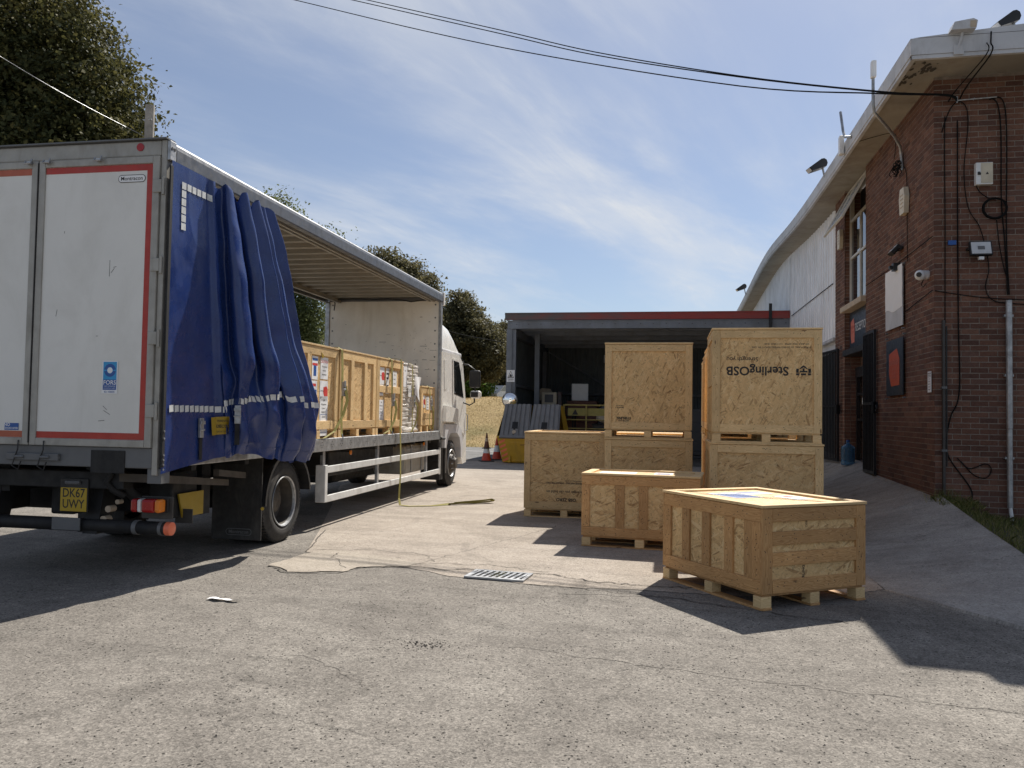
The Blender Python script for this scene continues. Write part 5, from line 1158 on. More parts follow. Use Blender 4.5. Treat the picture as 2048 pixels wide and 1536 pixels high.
b = MB(); b.tube([(-.62, .3, .95), (-.55, .28, .86), (-.48, .4, .70), (-.40, .7, .60), (-.42, 1.2, .56)], .05, 10); b.tube([(-.56, .2, .92), (-.60, .18, .84), (-.55, .2, .78), (-.5, .28, .72)], .03, 8); part('flexible_hose', b, 'chassis', smooth=60)
b = MB(); b.prism([(.10, .93), (1.25, .80), (1.25, .74), (.10, .86)], 0, -.42, -.06); part('tail_ramp', b, 'ramp', bevel=.005)
b = MB(); b.prism([(.95, .92), (1.45, .86), (1.45, .80), (.95, .86)], 0, -.05, .01); part('ramp_edge', b, 'ramp', bevel=.004)
b = MB(); b.prism([(.55, .72), (.62, .50), (.95, .50), (.95, .72)], 0, -.16, -.145); part('yellow_board', b, 'tag')
tbox('hazard_plate', 'pipe', -.22, -.05, .62, .63, .45, .58)
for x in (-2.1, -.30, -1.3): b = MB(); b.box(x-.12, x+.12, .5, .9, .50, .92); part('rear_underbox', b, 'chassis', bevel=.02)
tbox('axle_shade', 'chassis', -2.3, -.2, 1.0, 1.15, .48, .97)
# deck, bulkhead, roof
b = MB(); b.box(-BW, -.055, .125, BL-.02, ZB-.10, ZB); part('deck', b, 'pine')
b = MB(); b.box(-.05, .0, .125, BL-.02, .985, ZB+.015); sr = part('side_rail', b, 'galv', bevel=.008); b = MB(); b.box(-BW-.05, -BW-.001, .125, BL-.02, .985, ZB+.015); part('side_rail', b, 'galv', bevel=.008)
b = MB()
for k in range(18):
    y = 3.0+k*.31; 
    for dz, dy in ((.04, 0), (.065, .03), (.065, -.03), (.10, 0)): b.box(.0005, .0025, y+dy-.006, y+dy+.006, 1.0+dz-.005, 1.0+dz+.005)
part('rail_holes', b, 'black', sr, kind='stuff')
for k in range(9): tbox('cross_member', 'chassis', -BW+.05, -.06, .6+k*.95, .68+k*.95, .93, ZB-.102)
bk = tbox('bulkhead', 'bulk', -BW+.04, -.055, BL-.06, BL-.02, ZB, 3.62)
for x in (-BW-.05, -.05): tbox('front_post', 'galv', x, x+.088 if x < -1 else .0, BL-.08, BL+.02, .985, ZT-.14, bevel=.006)
for x in (-BW+.10, -.12):
    for k in range(10): b = MB(); b.cyl((x, BL-.061, 1.3+k*.25), (x, BL-.068, 1.3+k*.25), .016, n=8); part('rivet', b, 'cabgrey', bk)
b = MB(); rg = random.Random(11)
for k in range(70):
    x = rg.choice((rg.gauss(-.45, .25), rg.uniform(-2.2, -.15))); z = rg.gauss(2.5, .28) if rg.random() < .7 else rg.uniform(1.9, 3.4); l = rg.choice((.01, .012, .02, rg.uniform(.03, .14)))
    if not -2.3 < x < -.1: continue
    b.box(x-l/2, x+l/2, BL-.0622, BL-.0605, z, z+rg.uniform(.002, .008))
b.box(-.52, -.47, BL-.0622, BL-.0605, 2.05, 2.33); b.box(-.51, -.49, BL-.0624, BL-.0605, 2.3, 2.42); b.box(-.60, -.42, BL-.0623, BL-.0605, 2.03, 2.05)
part('scuff_marks', b, 'ink', bk, kind='stuff')
tbox('bulkhead_top', 'cabgrey', -BW+.04, -.055, BL-.10, BL-.0, 3.62, 3.68)
b = MB(); n = 23; pitch = (BL-.2)/n
for i in range(n):
    y = .13+i*pitch; pr = [(0, 0), (.28, 0), (.36, .055), (.92, .055), (1., 0)]
    for (u0, w0), (u1, w1) in zip(pr, pr[1:]): b.face([(-BW, y+u0*pitch, 3.66+w0), (-.03, y+u0*pitch, 3.66+w0), (-.03, y+u1*pitch, 3.66+w1), (-BW, y+u1*pitch, 3.66+w1)])
part('roof_lining', b, 'roofin')
b = MB(); b.box(-BW-.03, -.02, .10, BL, 3.725, ZT-.005); part('roof_skin', b, 'white')
rp = [(-.06, 3.60), (.008, 3.60), (.012, 3.615), (.012, 3.72), (.004, 3.755), (-.015, 3.778), (-.06, 3.785)]
b = MB(); b.prism(rp, 1, .125, BL+.02); rr_ = part('roof_rail', b, 'rail', smooth=30)
b = MB(); b.prism([(-BW-.05-x if False else -BW-.05-(x), z) for x, z in [(-.06, 3.60), (.0, 3.60), (.0, 3.72), (-.03, 3.78), (-.06, 3.785)]][::-1], 1, .125, BL+.02); part('roof_rail', b, 'rail')
for x in (-.24, -.16): tbox('curtain_track', 'alu', x, x+.03, .13, BL-.08, 3.60, 3.655)
tbox('roof_bearer', 'roofin', -BW+.22, -BW+.28, .13, BL-.08, 3.59, 3.66)
tbox('front_cap', 'white', -.07, .02, BL+.022, BL+.12, 3.55, 3.80, bevel=.01)
b = MB(); rg = random.Random(2); P = [(-BW+.15, BL-.12, 3.45), (-BW+.2, BL-.2, 3.57), (-2.1, BL-.25, 3.63), (-1.7, BL-.25, 3.645), (-1.3, BL-.25, 3.63), (-1.0, BL-.25, 3.64), (-.75, BL-.25, 3.62), (-.55, BL-.25, 3.585), (-.4, BL-.25, 3.6), (-.2, BL-.22, 3.63)]
b.tube(P, .012, 6); part('roof_cable', b, 'black')
# side guard
def gx(a, c): return (a, c)
for z0, z1 in ((.70, .79), (.33, .42)): tbox('guard_bar', 'guard', -.055, -.025, 3.56, 8.80, z0, z1, bevel=.008)
b = MB(); b.box(-.15, -.018, 3.47, 3.555, .335, .805); part('guard_end', b, 'guard', bevel=.008)
tbox('guard_end', 'guard', -.056, -.022, 8.802, 8.86, .31, .82, bevel=.008)
for y in (3.52, 5.5, 8.05): tbox('guard_strut', 'galv', -.10, -.058, y-.035, y+.035, .36, .98, bevel=.004)
# tanks and dark running gear between the axles
b = MB(); b.box(-.75, -.16, 7.1, 8.35, .42, .92); tk = part('fuel_tank', b, 'alu', bevel=.07)
for y in (7.4, 8.0): tbox('tank_strap', 'galv', -.155, -.15, y, y+.05, .44, .92, parent=tk)
b = MB(); b.box(-.7, -.2, 4.0, 6.6, .62, .95); part('tool_locker', b, 'chassis', bevel=.02); b = MB(); b.box(-2.3, -.9, 5.8, 8.4, .35, .9); part('gearbox_housing', b, 'chassis', bevel=.1)
b = MB(); b.cyl((-1.25, 2.5, .5), (-1.25, 9.9, .62), .07, n=12); part('drive_shaft', b, 'chassis', smooth=50)
for k, y in enumerate((4.35, 7.8)): b = MB(); b.box(-.05, -.03, y-.03, y+.03, .90, .955); part('side_marker', b, 'lens_amber', bevel=.006)
# wheels
def tyre(xo, sgn, y, rear, r=.462):
    b = MB(); Mx = frame((xo, y, r), (0, 1, 0), (0, 0, 1))    # lathe axis = +x
    if sgn < 0: Mx = frame((xo, y, r), (0, -1, 0), (0, 0, 1))
    w = .27; pr = [(-w, .27), (-w-.0, .30), (-w+.01, .40), (-w+.04, .448), (-w+.07, .460), (-.07, .460), (-.035, .449), (-.008, .405), (.004, .355), (-.002, .312), (-.018, .290), (-.05, .283)]
    b.lathe(pr, 44, Mx)
    ty = part('tyre', b, 'rubber', smooth=40)
    b = MB()
    for k in range(66):
        q = 2*math.pi*k/66
        for ax, ln in ((-.055, .05), (-.135, .045), (-.215, .05)):
            Mq = Mx @ Matrix.Rotation(q+(.03 if ax == -.135 else 0), 4, 'Z') @ Matrix.Translation((.461, 0, ax)); b.box(-.004, .005, -.013, .013, -ln*.5, ln*.5, M=Mq)
    part('tread_blocks', b, 'rubber', ty, kind='stuff')
    b = MB(); M1 = Mx
    b2 = MB(); ringd(b2, Mx, 0, 0, .375, .379, 0, .0035, n=44); ringd(b2, Mx, 0, 0, .325, .328, 0, .0025, n=44)
    for a0, wd in ((.5, 'TRANSPORT'), (2.6, 'RADIAL'), (4.7, 'STEEL')): pass
    part('sidewall_rib', b2, 'chassis', ty)
    b = MB()
    if rear: pr = [(-.005, .286), (.004, .282), (-.004, .268), (-.03, .262), (-.11, .250), (-.165, .238), (-.195, .20), (-.20, .165), (-.195, .14), (-.11, .125), (-.095, .10), (-.09, .0)]
    else: pr = [(-.005, .286), (.006, .282), (0, .268), (-.02, .262), (-.035, .245), (-.03, .20), (.03, .165), (.055, .14), (.075, .11), (.10, .095), (.105, .0)]
    b.lathe(pr, 40, Mx, mis=[1 if i < 3 else 0 for i in range(len(pr)-1)]); rm = part('rim', b, ['rimdark', 'galv'], smooth=35)  # lip painted paler than the dish, as lit edge against shaded recess
    zb = -.197 if rear else .035
    for k in range(10):
        q = 2*math.pi*k/10; b = MB(); c = Mx @ Vector((math.cos(q)*.165, math.sin(q)*.165, zb)); e = Mx @ Vector((math.cos(q)*.165, math.sin(q)*.165, zb+.035)); b.cyl(c, e, .016, n=6); part('wheel_nut', b, 'galv', rm)
    b = MB()
    for k in range(8):
        q = 2*math.pi*(k+.5)/8; c = Mx @ Matrix.Rotation(q, 4, 'Z') @ Matrix.Translation((.212, 0, (-.186 if rear else .008))); b.lathe([(.004, .026), (.006, .0)], 10, c)
    part('hand_hole', b, 'black', rm, kind='stuff'); return ty
YR, YF = 2.46, 9.87
for xo, sg, y, rear in ((-.06, 1, YR, True), (-.40, 1, YR, True), (-BW+.06, -1, YR, True), (-.07, 1, YF, False), (-BW+.07, -1, YF, False)): tyre(xo, sg, y, rear)
b = MB(); b.cyl((-2.3, YR, .46), (-.2, YR, .46), .11, n=14); b.cyl((-2.3, YF, .46), (-.2, YF, .46), .08, n=14); part('axle', b, 'chassis')
for xx in (0, -BW):
    b = MB(); P = []
    s0, s1 = (-.44, .0) if xx == 0 else (-BW, -BW+.44)
    for i in range(18):
        q0, q1 = R(8+i*9.6), R(8+(i+1)*9.6)
        for r0, r1 in ((.545, .545),): b.face([(s0, YR+math.cos(q0)*r0, .47+math.sin(q0)*r0), (s1, YR+math.cos(q0)*r0, .47+math.sin(q0)*r0), (s1, YR+math.cos(q1)*r1, .47+math.sin(q1)*r1), (s0, YR+math.cos(q1)*r1, .47+math.sin(q1)*r1)])
        for xe in (s0, s1): b.face([(xe, YR+math.cos(q0)*.53, .47+math.sin(q0)*.53), (xe, YR+math.cos(q0)*.565, .47+math.sin(q0)*.565), (xe, YR+math.cos(q1)*.565, .47+math.sin(q1)*.565), (xe, YR+math.cos(q1)*.53, .47+math.sin(q1)*.53)])
    part('mudguard', b, 'black')
    f0, f1 = (-.62, -.045) if xx == 0 else (-BW+.045, -BW+.62)
    b = MB(); b.box(f0, f1, YR-.565, YR-.545, .10, .98); mf = part('mudflap', b, 'rubber', bevel=.004)
    if xx == 0:
        b = MB(); M0 = frame((-.30, YR-.567, .185), *FE); oval(b, M0, .30, .072, 0, 0); oval(b, M0, .288, .060, 1, .001); b.text('Montracon', .052, M0 @ Matrix.Translation((0, 0, .002)), 0, bold=.01); part('maker_badge', b, ['cabgrey', 'rubber'], mf)
        b = MB(); b.cyl((-.035, YR-.56, .44), (-.03, YR-.57, .44), .018, n=10); part('marker_stud', b, 'yellow', mf)

# ---- blue side curtain gathered towards the rear
def lerpt(x, T):
    for (a, va), (c, vc) in zip(T, T[1:]):
        if x <= c: return va+(vc-va)*max(0, (x-a)/(c-a))
    return T[-1][1]
FOLDS = 5.5
def tri(a): return math.asin(.988*math.sin(a))/1.416
def curt(s, q):
    """s: along the cloth, q: 0 top .. 1 bottom"""
    ytop = lerpt(s, [(0, .02), (.22, .58), (1, 1.70)]); ybot = lerpt(s, [(0, .0), (.22, .84), (.42, 1.20), (.68, 1.86), (1, 2.46)])
    g = sstep(.20, .30, s); k = max(0, (s-.22)/.78); ph = 2*math.pi*(FOLDS*k+.16*math.sin(7.5*k+.6))
    e = q**1.3
    y = ytop+(ybot-ytop)*e
    fa = .72+.38*math.sin(2.9*ph/6.283*2+1.7)
    soft = 1-.62*sstep(.62, .80, q)*sstep(.28, .38, s)*(1-sstep(.58, .72, s))
    amp = (.035+.085*math.sin(math.pi*min(q*.92+.04, 1))**.7)*g*fa*soft
    lean = (.9*math.sin(ph*.37+1)+.5)*q*(1-q*.4)
    wv = tri(ph+lean+.35*math.sin(3.1*q+ph*.5)); sw_ = math.sin(2*(ph+lean)+.5)
    y += (-.060-.02*q)*sw_*g*soft*(.35+.65*math.sin(math.pi*q)**.5)
    x = .035+.09*sstep(0, .5, s)*q**.8+amp*(.85+wv)
    x += .15*sstep(.32, .62, s)*sstep(.45, .78, q)*(1-.45*sstep(.86, 1, q))*(1-.35*sstep(.75, 1, s))
    # slack creases: sharp diagonal dents low down, fine ripples elsewhere
    cz = sstep(.58, .72, q)*g
    x += .020*cz*abs(math.sin(6.5*q+9*s+.5))*(1-sstep(.93, 1, q))-.016*cz*abs(math.sin(17*q-12*s+1.2))
    x += .008*cz*tri(29*q+19*s)+.0035*math.sin(38*q+4*s)*g*(1-cz)
    x += (.010*tri(7*q-9*s+.4)+.005*math.sin(15*q+22*s))*(1-g)*math.sin(math.pi*q)
    vn = Vector((s*6.5, q*3.4-s*1.6, 3.3)); rd = 1-2*abs(mnoise.noise(vn)); rd2 = 1-2*abs(mnoise.noise(Vector((s*15, q*9+s*3, 8.1))))
    x += (.012+.030*sstep(.5, .8, q))*g*rd*(1-.5*sstep(.94, 1, q))+(.004+.011*sstep(.55, .8, q))*g*rd2+.006*(1-g)*rd
    dip = (.05+.10*max(0, math.sin(ph*2+1.2))**3)*g
    ztop = 3.60-dip*(.5+.5*math.sin(ph*1.7))-.03*sstep(.9, 1, s)
    zbot = lerpt(s, [(0, .935), (.2, 1.03), (.40, 1.07), (.55, 1.0), (.75, .94), (.9, .93), (1, .99)])+.012*math.sin(ph*1.3)
    return Vector((x, y, ztop+(zbot-ztop)*q))
b = MB(); b.grid(curt, 420, 150); cur = part('side_curtain', b, 'pvc'); cur.data.polygons.foreach_set('use_smooth', [True]*len(cur.data.polygons))
def cnorm(s, q):
    d1 = curt(s+.004, q)-curt(s-.004, q); d2 = curt(s, q+.004)-curt(s, q-.004); n = d1.cross(d2).normalized()
    return n if n.x > 0 else -n
def cpatch(b, s0, s1, q0, q1, h=.006, nu=2, nv=2, mi=0):
    bb = len(b.v)
    b.grid(lambda a, c: curt(s0+(s1-s0)*a, q0+(q1-q0)*c)+cnorm(s0+(s1-s0)*a, q0+(q1-q0)*c)*h, nu, nv, mi)
def qz(s, z):
    a, c = curt(s, 0).z, curt(s, 1).z; return (a-z)/(a-c)
def strip_at(s): return lerpt(s, [(0, 1.49), (.24, 1.49), (.255, 1.55), (.62, 1.64), (.80, 1.56), (1, 1.54)])
b = MB(); s0 = .022
while s0 < .985:
    w0 = .0165 if s0 < .24 else .0155; qq = qz(s0, strip_at(s0+.008)); cpatch(b, s0, min(s0+w0, .995), qq-.011, qq+.011, .007); s0 += w0+.0042
part('reflective_strip', b, 'reflect', cur, kind='stuff')
b = MB()
for k in range(6): s0 = .055+k*.030; cpatch(b, s0, s0+.024, .055, .078)
part('reflective_strip', b, 'reflect', cur, kind='stuff')
b = MB()
for k in range(5): cpatch(b, .055, .079, .082+k*.027, .105+k*.027)
part('reflective_strip', b, 'reflect', cur, kind='stuff')
b = MB(); cpatch(b, .30, 1., .955, .962, .004, 90, 1); part('hem_seam', b, 'pvc', cur)
for s0, q0 in ((.145, .875), (.34, .845), (.985, .84)):
    b = MB(); c = curt(s0, q0); nn = cnorm(s0, q0); up_ = Vector((0, 0, 1)); side_ = up_.cross(nn).normalized(); Mb = frame(c+nn*.02, side_, up_)
    b.box(-.028, .028, -.10, .075, -.012, .012, M=Mb); b.box(-.033, .033, .02, .05, .012, .024, M=Mb); b.cyl(Mb @ Vector((-.034, -.03, .012)), Mb @ Vector((.034, -.03, .012)), .010, n=6); bu = part('buckle', b, 'galv', cur, bevel=.003)
    b = MB(); b.ribbon([c+nn*.022+Vector((0, 0, z)) for z in (-.09, -.16, -.24, -.30)], [side_]*4, .045, .003); part('buckle_strap', b, 'chassis', bu)
b = MB(); s0 = .235; cpatch(b, s0-.05, s0+.035, .85, .915, .03, 4, 3); tg = part('yellow_tag', b, 'tag', cur)
b = MB(); c = curt(s0-.01, .885); nn = cnorm(s0-.01, .885); side_ = Vector((0, 0, 1)).cross(nn).normalized(); Mb = frame(c+nn*.042, side_, (0, 0, 1)); b.text('WARNING', .024, Mb @ Matrix.Translation((0, .05, 0)), bold=.01); b.text('DECOS', .04, Mb @ Matrix.Translation((0, .0, 0)), bold=.02); b.text('CHECK STRAPS', .018, Mb @ Matrix.Translation((0, -.05, 0)), bold=.01); part('tag_lettering', b, 'ink', tg)
b = MB(); b.box(.03, .045, -.0, .035, 1.0, 3.55); ce = part('curtain_pole', b, 'chassis', cur)
for z in (.98, 1.02, 1.06, 1.10, 1.24, 1.30): b = MB(); b.cyl((.044, .02, z), (.052, .02, z), .008, n=8); part('pole_stud', b, 'galv', ce)
b = MB(); rg = random.Random(8)
b.grid(lambda a, c: (.020+.02*math.sin(a*9)*c, .15+a*.50, 3.60-c*(.05+.06*abs(math.sin(a*5+1)))), 24, 4); part('torn_flap', b, 'black')

# ---- cab
cab = MB()
side_pr = [(9.0, .98), (9.0, 2.68), (10.30, 2.70), (10.62, 2.55), (10.98, 1.62), (11.0, 1.0), (10.62, 1.0), (10.45, 1.16), (10.2, 1.26), (9.3, 1.28), (9.15, .98)]
cab.prism(side_pr, 0, -BW+.06, -.06); cb_ = part('cab_body', cab, 'cab', bevel=.06, smooth=30)
b = MB(); prf = [(9.0, 2.70, 0), (9.05, 3.22, .16), (9.5, 3.30, .20), (10.0, 3.25, .22), (10.42, 3.08, .24), (10.75, 2.85, .26), (10.80, 2.70, .1)]
def fair(s, q):
    y = lerpt(s, [(0, 9.0), (.05, 9.01), (.35, 9.6), (.62, 10.15), (.8, 10.5), (.93, 10.82), (1, 10.86)]); zt = lerpt(s, [(0, 3.34), (.05, 3.37), (.35, 3.39), (.62, 3.32), (.8, 3.17), (.93, 2.93), (1, 2.72)])
    a = q*math.pi; hw = (BW/2-.08)*(1-.06*s); zx = abs(math.cos(a))**.24*math.copysign(1, math.cos(a)); zz = abs(math.sin(a))**.36
    return (-BW/2+hw*zx*(1-.12*zz), y-.12*(abs(zx)**6)*s, 2.70+(zt-2.70)*zz)
b.grid(fair, 40, 96); fr_ = part('roof_fairing', b, 'cab', smooth=60)
b = MB(); b.box(-BW+.07, -.075, 9.0, 10.55, 2.66, 2.76); part('fairing_skirt', b, 'fascia', fr_, bevel=.03)
b = MB(); b.face([(-BW+.1, 9.0, 2.7), (-.1, 9.0, 2.7), (-.14, 9.0, 3.18), (-BW+.14, 9.0, 3.18)]); part('fairing_back', b, 'cab', fr_)
for xs, sg in ((-.058, 1), (-BW+.058, -1)):
    X = lambda d: xs+d*sg
    def plate(name, poly, mat, d, parent=cb_, bev=0, th=.012):
        b = MB(); x0, x1 = sorted((X(d-th), X(d))); b.prism(poly, 0, x0, x1); return part(name, b, mat, parent, bevel=bev)
    dr_ = plate('cab_door', [(9.74, 2.60), (10.22, 2.60), (10.66, 1.83), (10.84, 1.5), (10.84, 1.02), (10.5, 1.10), (10.2, 1.30), (9.86, 1.30), (9.80, 1.9)], 'cab', .014, bev=.006)
    plate('door_window', [(9.80, 2.54), (10.20, 2.53), (10.36, 2.32), (10.62, 1.84), (9.88, 1.90)], 'cabglass', .019, dr_)
    plate('window_seal', [(9.785, 2.56), (10.21, 2.55), (10.38, 2.33), (10.66, 1.81), (9.87, 1.875)], 'black', .0165, dr_)
    plate('side_vent', [(9.10, 1.63), (9.95, 1.58), (10.04, 1.56), (10.04, 1.30), (9.06, 1.32)], 'cab', .07, bev=.03, th=.08)
    plate('side_panel', [(9.10, 2.54), (9.33, 2.54), (9.40, 2.40), (9.36, 1.98), (9.16, 1.94)], 'cab', .008, bev=.006)
    plate('door_handle', [(10.06, 1.52), (10.13, 1.52), (10.14, 1.36), (10.06, 1.36)], 'black', .03, dr_, th=.02)
    plate('wheel_arch', [(9.16, 1.27), (10.22, 1.25), (10.50, 1.12), (10.62, .80), (10.56, .55), (10.46, .55), (10.44, .76), (10.33, .98), (10.1, 1.08), (9.6, 1.08), (9.42, .98), (9.30, .80), (9.16, .80)], 'fascia', .03, bev=.012, th=.3)
    plate('bumper_side', [(10.60, 1.06), (11.0, 1.05), (11.04, .42), (10.72, .40), (10.58, .55)], 'cab', .0, bev=.02, th=.2)
    b = MB(); b.tube([(X(.01), 10.88, 1.48), (X(.05), 10.90, 1.44), (X(.05), 10.92, 1.14), (X(.01), 10.90, 1.10)], .012, 6); part('grab_rail', b, 'galv', dr_)
    b = MB(); b.tube([(X(.0), 10.66, 1.72), (X(.16), 10.62, 1.66), (X(.28), 10.55, 1.72), (X(.30), 10.55, 2.4), (X(.12), 10.60, 2.52), (X(-.05), 10.62, 2.54)], .016, 8); ma = part('mirror_arm', b, 'black', cb_, smooth=60)
    b = MB(); x0, x1 = sorted((X(.17), X(.40))); b.box(x0, x1, 10.50, 10.62, 2.03, 2.40); part('main_mirror', b, 'black', ma, bevel=.035)
    b = MB(); b.box(x0+.02, x1-.02, 10.494, 10.4995, 2.06, 2.37); part('mirror_glass', b, 'black', ma)
    b = MB(); x0, x1 = sorted((X(.19), X(.42))); b.box(x0, x1, 10.50, 10.66, 1.80, 1.97); part('wide_mirror', b, 'cab', ma, bevel=.05)
    b = MB(); b.box(x0+.02, x1-.05, 10.494, 10.4995, 1.83, 1.94); part('mirror_glass', b, 'black', ma)
    b = MB(); x0, x1 = sorted((X(-.04), X(-.42))); b.box(x0, x1, 9.05, 9.28, .18, .98); part('front_mudflap', b, 'rubber')
b = MB(); b.face([(-BW+.16, 10.645, 2.52), (-.16, 10.645, 2.52), (-.12, 10.96, 1.70), (-BW+.12, 10.96, 1.70)]); part('windscreen', b, 'cabglass', cb_)
b = MB(); b.prism([(10.5, 2.72), (10.6, 2.62), (10.98, 2.60), (11.0, 2.64)], 0, -BW+.12, -.12); part('sun_visor', b, 'cabglass', cb_)
b = MB(); b.box(-BW+.06, -.06, 10.6, 11.05, .40, 1.0); part('front_bumper', b, 'cab', bevel=.05)
b = MB(); b.box(-BW+.1, -.1, 8.98, 9.0, 1.0, 2.66); part('cab_back', b, 'cab')
b = MB(); b.box(-.36, -.05, 8.80, 8.98, .55, 1.02); part('battery_box', b, 'chassis', bevel=.02); b = MB(); b.cyl((-.04, 9.30, .30), (-.04, 9.30, 1.04), .012, n=6); part('marker_rod', b, 'galv')
b = MB(); b.cyl((-.0, 8.75, 1.0), (-.0, 9.0, .99), .03, n=10); part('bed_coupling', b, 'chassis')

# ------------------------------------------------------------------ the load on the lorry (things of their own)
TM = Matrix.Translation(TL) @ Matrix.Rotation(TR, 4, 'Z')
def tload(label, y0, y1, ztop, styles, depth=1.10, pine='pine'):
    W_, H_ = y1-y0, ztop-ZB-.004; c = TM @ Vector((-.075-depth/2, (y0+y1)/2, ZB+.004))
    return crate(label, depth, W_, H_, c, TR, styles, pine, group='crates on the lorry bed', bw=.105, runners='x')
L1 = tload('first crate on the lorry, beside the curtain, covered in white papers', 2.79, 3.955, 2.32, {'right': ('B', .22), 'front': ('B',)})
L2 = tload('second crate on the lorry, bare board without papers', 4.0, 5.38, 2.325, {'right': ('B', .32, .70)})
L3 = tload('third crate on the lorry, with a middle rail and the dangling strap before it', 5.41, 6.65, 2.325, {'right': ('A', .56)})
L4 = tload('low crate on the lorry against the front bulkhead', 7.69, 8.55, 1.965, {'right': ('B', 10.25)})
def facer(W, D): return facem(W, D, 'right')[0] @ Matrix.Translation((0, 0, -CT))
M1 = facer(1.10, 1.165); zc = lambda z: z-ZB
label_paper(L1, M1, .46, zc(2.02), .17, .29, blocks=((-.075, .075, .09, .12, 2), (-.075, .075, .03, .06, 1), (-.04, .04, -.10, .03, 2))); label_paper(L1, M1, .74, zc(2.03), .23, .28, lines=(('CAUTION', .048, 0, .08, 1), ('Temperature', .03, 0, .02, 0), ('sensitive', .03, 0, -.03, 0), ('equipment', .032, 0, -.08, 0)))
label_paper(L1, M1, .45, zc(1.76), .17, .20, blocks=((-.05, .05, .03, .065, 1), (-.07, .07, -.06, -.01, 2))); label_paper(L1, M1, .74, zc(1.74), .24, .26, logo=(.05, .0, .22), lines=(('CORTEX', .026, -.06, .0, 0),))
label_paper(L1, M1, .43, zc(1.50), .24, .28, lines=tuple(('handle with care', .018, 0, .06-k*.03, 0) for k in range(4))); label_paper(L1, M1, .75, zc(1.42), .24, .50, lines=(('C04', .036, 0, .20, 0), ('Refrigeration', .030, 0, .15, 0), ('Corner 1', .032, 0, .10, 0), ('PHASE 2', .036, 0, .05, 0), ('CRATE', .034, 0, -.01, 0), ('12', .13, 0, -.11, 2)), rect=(-.10, .10, -.21, .025))
b = MB(); b.prism([(.60, zc(2.23)), (.70, zc(2.17)), (.62, zc(2.15))], 2, CT+.001, CT+.003); b.v = [tuple(M1 @ Vector(p)) for p in b.v]; obj('yellow_tape', b, 'tag', L1)
M3 = facer(1.10, 1.24)
label_paper(L3, M3, .26, zc(2.04), .22, .26, logo=(.05, 0, .22), lines=(('CORTEX', .026, -.06, .0, 0),)); label_paper(L3, M3, .24, zc(1.82), .19, .17, blocks=((-.03, .05, .03, .06, 1), (-.07, .07, -.05, .01, 2))); label_paper(L3, M3, .86, zc(1.96), .20, .36, lines=(('C04', .034, 0, .12, 0), ('PHASE 2', .03, 0, .05, 0), ('CRATE', .03, 0, -.02, 0)))
label_paper(L3, M3, .26, zc(1.46), .22, .42, lines=(('C04', .034, 0, .17, 0), ('Refrigeration', .028, 0, .12, 0), ('Corner 1', .03, 0, .07, 0), ('PHASE 2', .034, 0, .02, 0), ('CRATE', .03, 0, -.03, 0), ('14', .11, 0, -.12, 2)), rect=(-.095, .095, -.19, .0)); label_paper(L3, M3, .52, zc(1.97), .14, .40, blocks=((-.05, .05, .10, .13, 0), (-.05, .05, .03, .06, 0), (-.05, .05, -.1, -.06, 0)))
M4 = facer(1.10, .86)
label_paper(L4, M4, .20, zc(1.68), .20, .22, logo=(.04, 0, .18)); label_paper(L4, M4, .46, zc(1.66), .17, .24, lines=tuple(('PHASE 2', .024, 0, .07-k*.05, 0) for k in range(4))); label_paper(L4, M4, .70, zc(1.68), .17, .24, lines=tuple(('C04', .03, 0, .07-k*.06, 2) for k in range(3)))
# stretch wrapped pallet load
b = MB()
def wrapf(s, q):
    a = s*2*math.pi+math.pi/4; c, d = math.cos(a), math.sin(a); k = 1/max(abs(c), abs(d)); k = .90*k+.10*1.12
    x, y = c*k*.50, d*k*.485
    j = 1+.006*math.sin(q*95+a*1.5)+.007*math.sin(a*13+q*31)*math.sin(q*17)+.005*math.sin(q*160-a*4); flare = .05*math.exp(-((q-.02)/.03)**2)
    return (x*j*(1+flare), y*j*(1+flare), .02+q*1.17)
b.grid(wrapf, 160, 110); b.box(-.46, .46, -.44, .44, 1.14, 1.17)
t = thing('wrapped_load', 'pale load wrapped in stretch film between the crates on the lorry', 'wrapped load', TM @ Vector((-.62, 7.165, ZB+.003)), TR)
smoothobj(obj('wrapping', b, 'wrap', t), 50)
Mw = frame((.53, 0, 0), (0, 1, 0), (0, 0, 1))
label_paper(t, Mw, -.36, .95, .18, .34, d=.0, lines=(('SIDE', .03, 0, .1, 0),)); label_paper(t, Mw, -.10, .72, .14, .20, d=.0, lines=(('13', .09, 0, 0, 0),))
b = MB(); b.grid(lambda a, c: (.55+.05*math.sin(a*5)*c, .12+a*.36, .98-c*(.3+.15*math.sin(a*3))), 10, 8); smoothobj(obj('loose_film', b, 'paper', t), 60)
